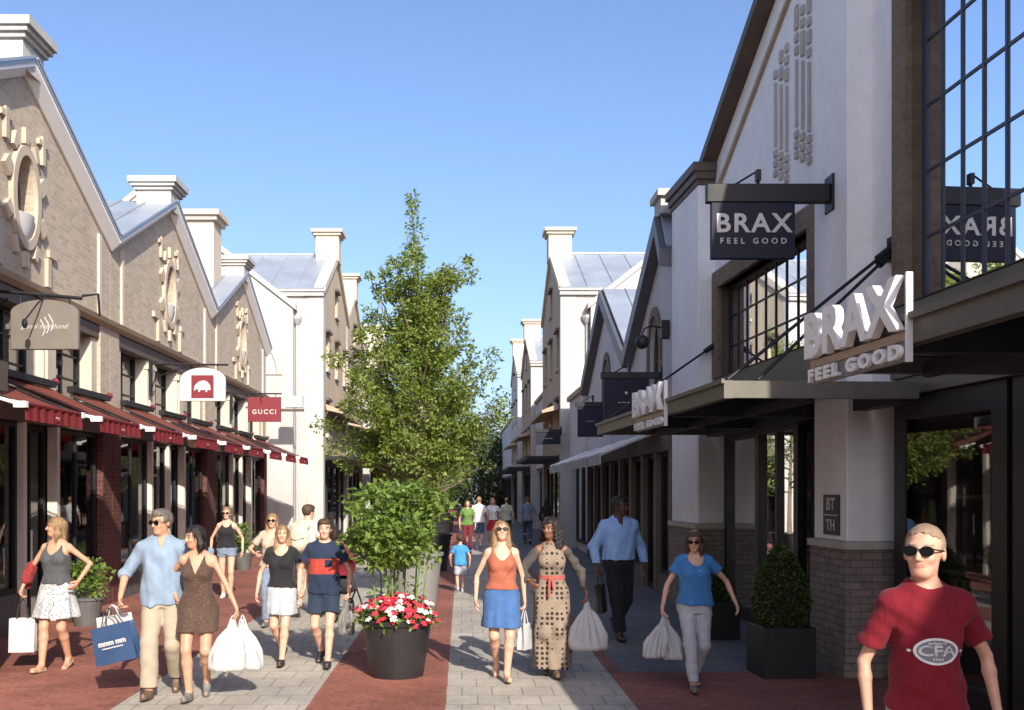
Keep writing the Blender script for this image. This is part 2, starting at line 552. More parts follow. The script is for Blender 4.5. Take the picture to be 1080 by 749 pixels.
def mesh_from(V, F, name, mats, parent, matfn=None, smooth=True):
    me = bpy.data.meshes.new(name)
    me.vertices.add(len(V)); me.vertices.foreach_set('co', V.astype(np.float32).ravel())
    me.loops.add(len(F) * 4); me.loops.foreach_set('vertex_index', F.astype(np.int32).ravel())
    me.polygons.add(len(F)); me.polygons.foreach_set('loop_start', np.arange(0, 4 * len(F), 4, dtype=np.int32))
    me.polygons.foreach_set('loop_total', np.full(len(F), 4, dtype=np.int32))
    if matfn is not None:
        C = V[F].mean(1)
        me.polygons.foreach_set('material_index', matfn(C).astype(np.int32))
    me.update(calc_edges=True); me.validate()
    o = link_mesh(name, me, mats, parent, smooth)
    return o

def hair_strands(V, F, style, seed, s, n):
    """thin tapering locks lying over the hair surface, so that its outline and surface break up"""
    rg = np.random.RandomState(seed)
    fi = rg.randint(0, len(F), n); P = V[F[fi]].mean(1)
    N = np.cross(V[F[fi, 2]] - V[F[fi, 0]], V[F[fi, 3]] - V[F[fi, 1]]); N /= np.maximum(np.linalg.norm(N, axis=1, keepdims=True), 1e-9)
    c = V.mean(0); flip = ((P - c) * N).sum(1) < 0; N[flip] *= -1
    ln = {'buzz': .008, 'short': .024, 'updo': .03, 'curly': .035, 'bob': .06, 'long': .085}[style] * s
    D = rg.normal(0, .35, (n, 3)) + np.array([0, .5, -.5] if style in ('short', 'buzz', 'updo') else [0, .12, -1.0])
    D -= N * (D * N).sum(1, keepdims=True); D /= np.maximum(np.linalg.norm(D, axis=1, keepdims=True), 1e-6)
    S = np.cross(N, D); L = ln * rg.uniform(.5, 1.2, (n, 1)); w = .0032 * s * (1 if style != 'buzz' else .5)
    lift = rg.uniform(.2, 1.0, (n, 1)) * .006 * s * (1 if style != 'buzz' else .3)
    if style == 'curly': lift *= 2.5
    rows = []
    for t in (0, .4, .75, 1.0):
        Q = P + D * L * t + N * lift * math.sin(math.pi * min(1, t * .8 + .05)) + (np.array([0, 0, -.2]) * L * t * t if style != 'short' else 0)
        ww = w * (1 - t * .85)
        rows += [Q - S * ww, Q + S * ww]
    VV = np.stack(rows, 1).reshape(-1, 3); base = (np.arange(n) * 8)[:, None]
    FF = np.concatenate([base + np.array([[2 * k, 2 * k + 1, 2 * k + 3, 2 * k + 2]]) for k in range(3)])
    return VV, FF

def ik(A, T, l1, l2, pole):
    A = Vector(A); T = Vector(T); d = T - A; L = min(d.length, (l1 + l2) * 0.999)
    d.normalize(); T = A + d * L
    a = (l1 * l1 - l2 * l2 + L * L) / (2 * L); hgt = math.sqrt(max(0, l1 * l1 - a * a))
    p = Vector(pole); p = (p - d * p.dot(d)).normalized()
    return A + d * a + p * hgt, T

SKIN = {'fair': (0.62, 0.37, 0.26), 'tan': (0.50, 0.28, 0.18), 'brown': (0.22, 0.105, 0.06), 'dark': (0.085, 0.042, 0.027)}
M_STATIONS = [(0.84, .145, .105, .012), (0.92, .168, .120, .014), (1.02, .160, .115, .004), (1.12, .148, .108, -.004), (1.22, .162, .118, -.004), (1.32, .178, .124, .004), (1.39, .176, .112, .012), (1.45, .125, .085, .022), (1.50, .062, .060, .025)]
F_STATIONS = [(0.84, .152, .112, .016), (0.92, .172, .122, .020), (1.00, .152, .108, .012), (1.09, .122, .092, .002), (1.18, .130, .098, .000), (1.28, .145, .108, -.002), (1.36, .146, .098, .010), (1.43, .108, .075, .020), (1.49, .050, .050, .024)]

def head_frame(fem, yaw, pitch, roll=0.0, hs=1.0):
    c = Vector((0, 0.0, 1.625)); nb = Vector((0, 0.022, 1.49))
    Rm = Matrix.Rotation(R(yaw), 3, 'Z') @ Matrix.Rotation(R(pitch), 3, 'X') @ Matrix.Rotation(R(roll), 3, 'Y')
    return nb, Rm, hs * (0.95 if fem else 1.0)

def person(label, x, y, face, H=1.75, fem=False, seed=1, h=0.0095, feet=None, hands=None, head=(0, 0), hair=('short', 'brown'), skin='fair',
           top=None, bottom=None, shoes='dark', glasses=False, build=1.0, grip=(False, False), group=None, elbow=((1, 1, -.1), (-1, 1, -.1)), lean=0.0, headscale=1.0, hips=None, handdir=(None, None)):
    s = H / 1.75
    sk = skinmat('skin_' + skin, SKIN[skin])
    lipc = SKIN[skin]
    lip = plain('lips_' + skin, (min(1, lipc[0] * 0.78), lipc[1] * 0.55, lipc[2] * 0.6), 0.4, bump=0)
    eye = plain('eye_dark', (0.02, 0.015, 0.012), 0.2, bump=0)
    root = empty('person', (x, y, 0), R(face), label, 'person', group)
    feet = feet or ((.09, 0, 0, 0), (-.09, 0, 0, 0))
    hands = hands or ((.25, .0, .88), (-.25, .03, .88))
    st = F_STATIONS if fem else M_STATIONS
    st = [(z, rx * build, ry * build, cy) for z, rx, ry, cy in st]
    sh = (0.148 if fem else 0.172) * (0.5 + 0.5 * build)
    af = (0.80 if fem else 1.0) * build
    lf = (0.98 if fem else 1.0) * build
    drop = 0.015 if abs(feet[0][1] - feet[1][1]) > 0.2 else 0.0
    hipz = 0.925 - drop
    L = []                      # limbs: (shoulder, elbow, wrist), (hip, knee, ankle)
    for i, sx in enumerate((1, -1)):
        S = Vector((sx * sh, 0.018, 1.392))
        E, W = ik(S, hands[i], 0.295, 0.255, elbow[i])
        fx, fy, fl, fp = feet[i]
        Hh = Vector((sx * 0.088, 0.012, hipz))
        A = Vector((fx, fy + 0.02, 0.085 + fl))
        Kn, A = ik(Hh, A, 0.43, 0.425, (sx * 0.12, -1, 0))
        L.append((S, E, W, Hh, Kn, A))
    def limb_prims(inf_arm=0.0):
        pr = []
        for i in range(2):
            S, E, W, Hh, Kn, A = L[i]
            pr.append((p_ell(S + Vector((0, 0, -.005)), (.048 * af, .050 * af, .054 * af)), .03))
            pr.append((p_cone(S, E, .044 * af, .034 * af), .025))
            M1 = E.lerp(W, .28)
            pr.append((p_cone(E, M1, .033 * af, .036 * af), .008)); pr.append((p_cone(M1, W, .036 * af, .024 * af), .012))
            pr.append((p_cone(Hh, Kn, .086 * lf, .054 * lf), .03))
            M2 = Kn.lerp(A, .3) + Vector((0, .012, 0))
            pr.append((p_cone(Kn, M2, .050 * lf, .054 * lf), .02)); pr.append((p_cone(M2, A, .054 * lf, .034 * lf), .02))
        return pr
    nb, Rm, hs = head_frame(fem, head[0], head[1], head[2] if len(head) > 2 else 0, headscale)
    def hp(x_, y_, z_):         # head-local point to body space
        return nb + Rm @ (Vector((x_, y_ - 0.022, z_ + 0.135)) * hs)
    zmax = 1.80 + (headscale - 1) * .3
    allp = [p for l in L for p in l] + [Vector(q) for q in hands]
    lo = [min(p[q] for p in allp) for q in range(3)]; hi = [max(p[q] for p in allp) for q in range(3)]
    lo = [min(lo[0] - .16, -.24), min(lo[1] - .2, -.2), 0.0]; hi = [max(hi[0] + .16, .24), max(hi[1] + .2, .22), zmax]
    # ---- body
    F = Field(lo, hi, h)
    F.add(p_stations(st, inf=-.004), .0)
    for sx in (1, -1): F.add(p_cone((sx * .03, .032, 1.475), (sx * (sh - .02), .022, 1.408), .036, .040 * af), .03)
    F.add(p_cone((0, .03, 1.44), tuple(hp(0, .012, -.06)), .058 if not fem else .046, .052 if not fem else .042), .03)
    for pr, k in limb_prims(): F.add(pr, k)
    if fem:
        for sx in (1, -1): F.add(p_ell((sx * .066, -.082, 1.265), (.058, .052, .058)), .03)
    # head
    er = lambda c, r: p_ell(tuple(hp(*c)), tuple(q * hs for q in r), Rm.to_4x4())
    F.add(er((0, .012, .035), (.076, .096, .088)), .02)
    F.add(er((0, -.026, -.025), (.060, .070, .088)), .03)
    F.add(er((0, -.058, -.086), (.030 if fem else .036, .028, .024)), .03)
    F.add(er((0, -.074, .032), (.052, .022, .014)), .015)          # brow
    for sx in (1, -1):
        F.add(er((sx * .031, -.104, .010), (.017, .013, .012)), .012, 'd')   # eye socket
        F.add(er((sx * .034, -.072, -.022), (.024, .020, .020)), .02)         # cheek
        F.add(er((sx * .078, .006, -.004), (.009, .019, .030)), .006)         # ear
    F.add(p_cone(tuple(hp(0, -.092, .018)), tuple(hp(0, -.113, -.026)), .008 * hs, .0125 * hs), .012)
    F.add(er((0, -.100, -.028), (.017, .012, .009)), .008)
    F.add(er((0, -.087, -.053), (.022, .010, .005)), .006); F.add(er((0, -.086, -.062), (.018, .010, .0055)), .006)
    # hands
    for i, sx in enumerate((1, -1)):
        S, E, W = L[i][:3]
        d = (W - E).normalized()
        if handdir[i] is not None: d = Vector(handdir[i]).normalized()
        elif grip[i]: d = (d * .5 + Vector((0, 0, -1))).normalized()
        n = Vector((-sx, 0, 0)); n = (n - d * n.dot(d))              # palm faces the thigh
        if n.length < .2: n = Vector((0, 1, 0)) - d * d.y
        n.normalize(); wd = d.cross(n) * sx                          # towards the thumb (forward)
        if wd.y > 0: wd = -wd
        q = 0.92 if fem else 1.0
        c0 = W + d * .045 * q
        Mr = Matrix((wd, d, n)).transposed()
        F.add(p_ell(tuple(c0), (.036 * q, .052 * q, .019 * q), Mr.to_4x4()), .015)
        curl = 38 if grip[i] else 16
        for fi, (off, ln) in enumerate(((.027, .078), (.009, .086), (-.009, .080), (-.026, .064))):
            p = W + d * .078 * q + wd * off * q
            ang = 8 + fi * 2
            for seg, fr in enumerate((.45, .32, .23)):
                ang += curl
                dd = d * math.cos(R(ang)) + n * math.sin(R(ang))
                p2 = p + dd * ln * fr * q * 1.05
                F.add(p_cone(tuple(p), tuple(p2), .0098, .0088), .004)
                p = p2
        p = W + d * .028 * q + wd * .030 * q
        for seg, fr in enumerate((.034, .030, .022)):
            dd = (d * (.75 + .12 * seg) + wd * (.6 - .3 * seg) + n * (.25 + .3 * seg * (1.6 if grip[i] else 1))).normalized()
            p2 = p + dd * fr * q
            F.add(p_cone(tuple(p), tuple(p2), .0115, .0098), .006)
            p = p2
    # bare feet inside shoes
    for i in range(2):
        A = L[i][5]
        fdir = Matrix.Rotation(R(feet[i][3]), 3, 'X')
        sp = 6 if i == 0 else -6
        fd = Matrix.Rotation(R(sp), 3, 'Z') @ fdir
        toe = A + fd @ Vector((0, -.155, -.052)); heel = A + fd @ Vector((0, .045, -.05))
        F.add(p_cone(tuple(A), tuple(A + fd @ Vector((0, -.06, -.045))), .034, .032), .02)
        F.add(p_cone(tuple(heel), tuple(toe), .030, .026), .02)
    inv = Rm.inverted()
    def bodymat(C):
        P = (C / s - np.array(nb)) @ np.array(inv).T / hs
        P = P + np.array((0, .022, -.135))
        out = np.zeros(len(C))
        fr = P[:, 1] < -.06
        lipm = fr & (np.abs(P[:, 2] + .0575) < .0085) & (np.abs(P[:, 0]) < .021)
        ex = np.abs(np.abs(P[:, 0]) - .031)
        eyem = fr & (ex < .014) & (np.abs(P[:, 2] - .009) < .0055)
        browm = fr & (np.abs(np.abs(P[:, 0]) - .033) < .02) & (np.abs(P[:, 2] - .033) < .0048)
        out[lipm] = 1; out[eyem] = 2; out[browm] = 3
        return out
    hc = HAIR[hair[1]]
    V, Fc = F.mesh(s)
    body = mesh_from(V, Fc, 'body', [sk, lip, eye, hc], root, bodymat)
    # ---- hair
    style = hair[0]
    if style != 'none':
        hlo = [-.24, -.24, 1.12]; hhi = [.24, .26, zmax + .03]
        Fh = Field(hlo, hhi, min(h, .008))
        up = .007 if style in ('long', 'bob', 'updo') else (.0045 if style == 'buzz' else .010)
        Fh.add(er((0, .014, .037), (.078 + up, .098 + up, .090 + up)), 0)
        ia = np.array(inv)
        def loc(X, Y, Z):
            dx, dy, dz = X - nb[0], Y - nb[1], Z - nb[2]
            return ((ia[0, 0] * dx + ia[0, 1] * dy + ia[0, 2] * dz) / hs, (ia[1, 0] * dx + ia[1, 1] * dy + ia[1, 2] * dz) / hs + .022, (ia[2, 0] * dx + ia[2, 1] * dy + ia[2, 2] * dz) / hs - .135)
        if style in ('long', 'bob'):
            ln = -.30 if style == 'long' else -.13
            for sx in (1, -1):
                Fh.add(p_cone(tuple(hp(sx * .070, .012, .03)), tuple(hp(sx * .080, .015, ln * .55)), .026, .032), .02)
                Fh.add(p_cone(tuple(hp(sx * .080, .015, ln * .55)), tuple(hp(sx * .075, .0, ln)), .034, .020), .02)
            Fh.add(p_cone(tuple(hp(0, .06, .02)), tuple(hp(0, .085, ln)), .065, .045), .03)
            if style == 'long':
                for sx in (.5, -.5): Fh.add(p_cone(tuple(hp(sx * .09, .07, -.05)), tuple(hp(sx * .13, .08, ln - .03)), .04, .025), .03)
        if style == 'curly':
            Fh.add(er((0, .03, .03), (.115, .120, .105)), .03)
            for sx in (1, -1):
                Fh.add(er((sx * .085, .03, -.07), (.05, .06, .09)), .03)
                Fh.add(er((sx * .095, .03, -.17), (.05, .06, .09)), .03)
            Fh.add(er((0, .085, -.12), (.09, .055, .14)), .03)
        if style == 'updo':
            Fh.add(er((0, .105, .05), (.042, .042, .042)), .02)
        if style == 'short':
            Fh.add(er((0, -.04, .095), (.062, .055, .030)), .03)
        def cutf(X, Y, Z):
            a, b, c = loc(X, Y, Z)
            top_ = .066 if style != 'buzz' else .088
            facef = np.minimum(np.minimum(-b - .034, top_ - c - (.25 * np.abs(a) if style == 'buzz' else 0)), (.070 if style not in ('long', 'bob', 'curly') else .062) - np.abs(a))
            r = facef
            if style in ('short', 'buzz', 'updo'):
                r = np.maximum(r, np.minimum(.0 - c, .035 - b))        # clear the ears and sideburns
                r = np.maximum(r, -.055 - c)
            if style == 'buzz':
                r = np.maximum(r, np.minimum(-.02 - b, .066 - c))
            return r
        ragged = folds(seed + 90, .0035, (130, 130, 60), 6)
        Fh.cut(lambda X, Y, Z: cutf(X, Y, Z) + ragged(X, Y, Z))
        amp = .012 if style == 'curly' else (.0008 if style == 'buzz' else .004)
        Fh.warp(folds(seed + 50, amp, (70, 70, 70 if style == 'curly' else 22), 6))
        V, Fc = Fh.mesh(s)
        if len(Fc):
            Vs, Fs_ = hair_strands(V, Fc, style, seed, s, 700 if h < .01 else 350)
            V = np.concatenate([V, Vs]); Fc = np.concatenate([Fc, Fs_ + len(V) - len(Vs)])
            mesh_from(V, Fc, 'hair', [hc], root)
    # ---- clothes
    def arm_sleeve(Fg, frac, inf, k=.03):
        for sx in (1, -1): Fg.add(p_cone((sx * .05, .032, 1.462), (sx * (sh - .02), .022, 1.408), .036 + inf * .6, .040 * af + inf), .04)
        for i in range(2):
            S, E, W = L[i][:3]
            Fg.add(p_ell(S + Vector((0, 0, -.005)), (.048 * af + inf, .050 * af + inf, .054 * af + inf)), .045)
            if frac <= .5:
                e = S.lerp(E, frac * 2)
                Fg.add(p_cone(tuple(S - (S - E) * -.0), tuple(e), max(.044 * af + inf, 0), .045 * af * (1 - .2 * frac * 2) + inf * 1.7, flat=True), k)
            else:
                Fg.add(p_cone(tuple(S), tuple(E), .045 * af + inf, .036 * af + inf * 1.2), k)
                e = E.lerp(W, (frac - .5) * 2)
                Fg.add(p_cone(tuple(E), tuple(e), .036 * af + inf * 1.2, .030 * af + inf * 1.1, flat=True), .015)
    def leg_drape(Fg, hem):
        for i in range(2):
            Hh, Kn, A = L[i][3:]
            Fg.add(p_cone(tuple(Hh), tuple(Kn), .086 * lf + .014, .056 * lf + .018), .05)
            if hem < .5: Fg.add(p_cone(tuple(Kn), tuple(A), .056 * lf + .018, .05), .05)
        Fg.cut(lambda X, Y, Z: hem - Z + 0 * X + 0 * Y)
    def torso_st(loose, zlo):
        out = []
        for z, rx, ry, cy in st:
            if loose and z < 1.25:
                rx = max(rx, rx * (1 - loose) + (.168 * build) * loose); ry = max(ry, ry * (1 - loose) + (.128 * build) * loose)
            out.append((z, rx, ry, cy))
        return out
    def neck_cut(Fg, kind):
        if kind == 'crew': Fg.add(p_ell((0, .0, 1.515), (.080, .085, .060)), .008, 'd')
        elif kind == 'scoop': Fg.add(p_ell((0, -.03, 1.46), (.090, .14, .115)), .008, 'd')
        elif kind == 'low': Fg.add(p_ell((0, -.05, 1.44), (.092, .15, .135)), .008, 'd')
        elif kind in ('v', 'collar'):
            wv = .38 if kind == 'v' else .30; zb = 1.24 if kind == 'v' else 1.37
            Fg.cut(lambda X, Y, Z: np.minimum(np.minimum((Z - zb) * wv - np.abs(X), .02 - Y), Z - zb) + 0 * Y)
            Fg.add(p_ell((0, .01, 1.535), (.070, .075, .070)), .006, 'd')
    if top:
        kind = top.get('kind', 'tee'); inf = top.get('inf', .013) + (.010 if top.get('kind') != 'dress' else 0); zlo = top.get('hem', .88)
        long_ = kind in ('dress',)
        Fg = Field([lo[0], lo[1], max(0, (top.get('hem', .88)) - .02)], [hi[0], hi[1], 1.56], h)
        ts = torso_st(top.get('loose', 0), zlo)
        if long_:
            hem = zlo; fl = top.get('flare', (.20, .16)); lowest = .90
            ts = [q for q in ts if q[0] >= lowest] + [(hem, fl[0], fl[1], top.get('cy', .0)), (hem + (lowest - hem) * .5, (fl[0] + .178) / 2, (fl[1] + .135) / 2, top.get('cy', .0) * .6 + .008)]
            nf = top.get('nf', 9); rgp = random.Random(seed); ph = rgp.uniform(0, 6)
            wv = lambda th, Z: (np.clip((.98 - Z) / .5, 0, 1)) * top.get('wave', .012) * (np.sin(nf * th + ph + 1.5 * np.sin(3 * Z)) + .5 * np.sin((nf - 4) * th + 2 * ph))
            Fg.add(p_stations(ts, inf=inf, wave=wv, zlo=hem), 0)
            leg_drape(Fg, hem)
        else:
            wv = lambda th, Z: np.clip((1.1 - Z) / .2, 0, 1) * .006 * np.sin(7 * th + seed)
            if zlo < st[0][0]: ts = ts + [(zlo, ts[0][1] * 1.02, ts[0][2] * 1.02, ts[0][3])]
            # cloth only stands off the body low down, over the waistband
            ts = [(z, rx - (.010 if z > 1.2 else 0), ry - (.010 if z > 1.2 else 0), cy) for z, rx, ry, cy in ts]
            Fg.add(p_stations(ts, inf=inf, zlo=zlo, wave=wv), 0)
            if zlo < .98:
                for i in range(2): Fg.add(p_cone(tuple(L[i][3]), tuple(L[i][3].lerp(L[i][4], .5)), .088 * lf + .024, .072 * lf + .03), .04)
                Fg.cut(lambda X, Y, Z: zlo - Z + .012 * np.sin(9 * X + seed) + 0 * Y)
            inf -= .010
        if fem:
            for sx in (1, -1): Fg.add(p_ell((sx * .066, -.082, 1.265), (.058 + inf, .052 + inf, .058 + inf)), .04)
        sl = top.get('sleeve', .28)
        if sl > 0: arm_sleeve(Fg, sl, inf + top.get('sl_inf', .004))
        else:
            wdt = top.get('strap', .105)
            for sx in (1, -1):
                Fg.add(p_ell((sx * (wdt + .075), .015, 1.42), (.078, .2, .115)), .006, 'd')
        if top.get('neck') == 'collar':
            for sx in (1, -1):
                Fg.add(p_cone((sx * .066, .035, 1.505), (sx * .038, -.062, 1.465), .016, .013), .006)
            Fg.add(p_cone((-.06, .06, 1.51), (.06, .06, 1.51), .016, .016), .01)
        neck_cut(Fg, top.get('neck', 'crew'))
        if top.get('midriff') is None:
            Fg.warp(folds(seed, top.get('fold', .0048), (24, 24, 13)))
        V, Fc = Fg.mesh(s)
        mf = top.get('matfn')
        o = mesh_from(V, Fc, top.get('name', 'shirt'), top['mat'] if isinstance(top['mat'], list) else [top['mat']], root, (lambda C: mf(C / s)) if mf else None)
        person.last_top = o
        if top.get('buttons'):
            b = MB()
            for z in np.arange(.96, 1.36, .085): b.cbox((0, -.155, z), (.011, .01, .011))
    if bottom:
        kind = bottom.get('kind', 'trousers'); inf = bottom.get('inf', .010); wz = bottom.get('waist', 1.03)
        if top: wz = min(wz, max(top.get('hem', .88) + .035, .88))
        if kind in ('trousers', 'shorts'):
            Fg = Field([lo[0], lo[1], 0], [hi[0], hi[1], wz + .02], h)
            fr = bottom.get('frac', .96)
            Fg.add(p_stations([q for q in st if q[0] <= wz + .15], inf=min(inf, .010), zhi=wz, zlo=.84), 0)
            for i in range(2):
                Hh, Kn, A = L[i][3:]
                tp = bottom.get('taper', 0)
                if fr <= .5:
                    e = Hh.lerp(Kn, fr * 2)
                    Fg.add(p_cone(tuple(Hh), tuple(e), .088 * lf + inf, (.088 - .03 * fr * 2) * lf + inf * 1.9, flat=True), .03)
                else:
                    Fg.add(p_cone(tuple(Hh), tuple(Kn), .088 * lf + inf, .056 * lf + inf * 1.3), .03)
                    e = Kn.lerp(A, (fr - .5) * 2)
                    Fg.add(p_cone(tuple(Kn), tuple(e), .057 * lf + inf * 1.3, max(.046, (.052 - tp) * lf) + inf * 1.4, flat=True), .02)
            Fg.warp(folds(seed + 7, .0045, (16, 16, 24)))
            V, Fc = Fg.mesh(s)
            mesh_from(V, Fc, bottom.get('name', 'trousers'), [bottom['mat']], root)
        else:
            hem = bottom['hem']; fl = bottom.get('flare', (.2, .165))
            ts = [q for q in st if .90 <= q[0] <= wz + .12] + [(hem, fl[0], fl[1], bottom.get('cy', .0))]
            ph = random.Random(seed).uniform(0, 6); nf = bottom.get('nf', 10)
            wv = lambda th, Z: np.clip((wz - Z) / .35, 0, 1) * bottom.get('wave', .008) * (np.sin(nf * th + ph) + .4 * np.sin((nf + 5) * th + 2 * ph))
            Fg = Field([min(lo[0] * 0 - fl[0] - .05, -.25), -fl[1] - .2, hem - .02], [fl[0] + .05, fl[1] + .16, wz + .02], h)
            Fg.add(p_stations(ts, inf=inf, wave=wv, zlo=hem, zhi=wz), 0)
            leg_drape(Fg, hem)
            Fg.warp(folds(seed + 7, .003))
            V, Fc = Fg.mesh(s)
            mesh_from(V, Fc, 'skirt', [bottom['mat']], root)
    # ---- shoes
    shm = SHOES[shoes]
    for i in range(2):
        A = L[i][5]
        fdir = Matrix.Rotation(R(feet[i][3]), 3, 'X'); fd = Matrix.Rotation(R(6 if i == 0 else -6), 3, 'Z') @ fdir
        Fs = Field([A.x - .12, A.y - .3, max(-.02, A.z - .2)], [A.x + .12, A.y + .2, A.z + .12], min(h, .008))
        P = lambda a, b, c: tuple(A + fd @ Vector((a, b, c)))
        sand = shoes in ('sandal',)
        Fs.add(p_cone(P(0, .042, -.052), P(0, -.05, -.054), .037, .040), .01)
        Fs.add(p_cone(P(0, -.05, -.054), P(0, -.152, -.058), .040, .032), .015)
        if not sand:
            Fs.add(p_cone(P(0, .02, .0), P(0, -.045, -.035), .041, .036), .02)
        zf = A.z - .085
        nrm = fd @ Vector((0, 0, 1)); o0 = A + fd @ Vector((0, 0, -.083))
        Fs.cut(lambda X, Y, Z: -((X - o0.x) * nrm.x + (Y - o0.y) * nrm.y + (Z - o0.z) * nrm.z))
        if sand: Fs.cut(lambda X, Y, Z: np.maximum((X - o0.x) * nrm.x + (Y - o0.y) * nrm.y + (Z - o0.z) * nrm.z - .028, -1) + 0 * X)
        else: Fs.cut(lambda X, Y, Z: Z - (A.z + .012) + 0 * X + 0 * Y)
        V, Fc = Fs.mesh(s)
        if len(Fc): mesh_from(V, Fc, 'shoe', [shm], root)
    # ---- sunglasses
    if glasses:
        g = MB()
        for sx in (1, -1):
            g.cur = 0
            pts = []
            n = 16
            for side in (0, 1):
                for k in range(n):
                    a = 2 * math.pi * k / n
                    u = .0295 * math.cos(a); w = .0215 * math.sin(a) * (1.0 if math.sin(a) > 0 else 1.12)
                    pts.append(hp(sx * .034 + u, -.1085 + .35 * abs(u + sx * 0) * 0 + (.004 if side else 0) + .10 * (abs(sx * .034 + u) - .034), .008 + w))
            g.hexa([p * s for p in pts[:n]], [p * s for p in pts[n:]])
            g.tube([hp(sx * .063, -.100, .016) * s, hp(sx * .074, -.08, .014) * s, hp(sx * .082, .0, .012) * s], .0035 * s, 6)
        g.tube([hp(-.008, -.112, .014) * s, hp(0, -.116, .016) * s, hp(.008, -.112, .014) * s], .003 * s, 6)
        g.build('sunglasses', plain('sunglass_lens', (0.006, 0.006, 0.007), 0.45, bump=0, spec=0.12), root)
    person.L = [[Vector(p) * s for p in l] for l in L]
    person.hp = hp; person.s = s
    rotz = Matrix.Rotation(R(face), 3, 'Z')
    def wpt(p): return Vector((x, y, 0)) + rotz @ (Vector(p))
    person.grip_pts = []
    for i in range(2):
        S, E, W = L[i][:3]
        d = (W - E).normalized()
        if handdir[i] is not None: d = Vector(handdir[i]).normalized()
        elif grip[i]: d = (d * .5 + Vector((0, 0, -1))).normalized()
        n = Vector((-(1, -1)[i], 0, 0)); n = n - d * n.dot(d)
        n = n.normalized() if n.length > .2 else Vector((0, 1, 0))
        person.grip_pts.append(wpt((W + d * .098 + n * .026) * s))
    person.wpt = wpt
    return root
# ---------------------------------------------------------------- shared materials
tanbrick = brick('tan_brick', (.52, .43, .325), (.42, .34, .255), (.52, .45, .36), .21, .075, .007, var=.14, bumps=.4, stain=.10)
redbrick = brick('oxblood_brick', (.17, .055, .045), (.12, .042, .036), (.14, .10, .09), .21, .075, .008, var=.3)
plinthbrick = brick('plinth_brick', (.33, .27, .215), (.26, .21, .17), (.17, .145, .12), .24, .078, .008, var=.3, stain=.3)
cream = stucco('cream_render', (.58, .51, .41), .12)
white = stucco('white_render', (.50, .485, .46), .22)
paleblue = stucco('pale_grey_render', (.60, .60, .59), .12)
brax_wall = stucco('off_white_render', (.88, .87, .85), .09)
greyrender = stucco('grey_render', (.58, .58, .58), .14)
beige_front = stucco('beige_render', (.52, .43, .31), .2)
zinc = plain('zinc_roof', (.36, .40, .45), .42, .35, var=.16, nscale=1.3, bump=.05, bscale=8)
zinc_dark = plain('zinc_flashing', (.17, .19, .22), .45, .4, var=.15, nscale=2)
darkwood = plain('dark_brown_trim', (.10, .072, .054), .6, 0, var=.3, nscale=3)
darkmetal = plain('dark_steel', (.016, .016, .018), .5, .0, var=.25, nscale=5, spec=.3)
bronze = plain('bronze_steel', (.11, .10, .082), .45, .35, var=.25, nscale=3)
olive = plain('olive_panel', (.12, .11, .06), .55, .1, var=.2, nscale=3)
black = plain('black_paint', (.012, .012, .013), .45, 0, var=.2)
whitemetal = plain('white_painted_metal', (.78, .77, .74), .4, 0, var=.05)
greymetal = plain('grey_pipe', (.45, .45, .44), .5, .3, var=.1)
creampaint = plain('cream_paint', (.66, .60, .50), .5, 0, var=.08, nscale=4)
stone_dark = plain('dark_stone', (.10, .095, .09), .7, 0, var=.25, nscale=6)
stone_pale = plain('pale_stone', (.46, .42, .36), .8, 0, var=.15, nscale=6)
relief_m = stucco('buff_stone', (.52, .435, .335), .12)
cornice_m = plain('sandstone_cornice', (.40, .31, .21), .75, 0, var=.15, nscale=5)
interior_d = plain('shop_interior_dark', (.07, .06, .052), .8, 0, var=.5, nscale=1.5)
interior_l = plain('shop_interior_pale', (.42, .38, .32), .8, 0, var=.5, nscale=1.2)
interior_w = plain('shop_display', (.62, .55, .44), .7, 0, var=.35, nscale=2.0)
pane_m = glass('window_glass', (.62, .66, .68), .10, 1.6)
pane_up = glass('upper_window_glass', (.35, .42, .5), .52, 1.7, .03)
pane_shop = glass('shop_glass', (.55, .57, .56), .05, 1.5)
awn_top = translucent_cloth('terracotta_awning', (.40, .13, .095), .55)
awn_val = translucent_cloth('red_awning_valance', (.22, .028, .032), .2)
signred = plain('red_sign_paint', (.17, .014, .022), .45, 0, var=.08)
signwhite = plain('white_sign_paint', (.50, .49, .475), .45, 0, var=.05)
signnavy = plain('navy_sign_paint', (.011, .014, .028), .5, 0, var=.15, nscale=3, spec=.2)
signtaupe = plain('taupe_sign_paint', (.155, .135, .11), .5, 0, var=.08)
lampglow = plain('frosted_lamp', (.7, .7, .68), .3, 0, var=.03)

def seams_roof(mb, y0, z0, y1, z1, x0, x1, th=.05, step=.55):
    """standing seam slope from (y0,z0) up to (y1,z1), spanning x0..x1, seams run up the slope"""
    d = Vector((0, y1 - y0, z1 - z0)); n = Vector((0, -(z1 - z0), (y1 - y0)))
    if n.z < 0: n = -n
    n.normalize()
    a = [Vector((x0, y0, z0)), Vector((x1, y0, z0)), Vector((x1, y1, z1)), Vector((x0, y1, z1))]
    mb.hexa(a, [p + n * th for p in a])
    k = int(abs(x1 - x0) / step)
    for i in range(k + 1):
        x = x0 + (x1 - x0) * i / max(k, 1)
        xa, xb = x - .015, x + .015
        p = [Vector((xa, y0, z0)), Vector((xb, y0, z0)), Vector((xb, y1, z1)), Vector((xa, y1, z1))]
        mb.hexa([q + n * (th - .002) for q in p], [q + n * (th + .035) for q in p])

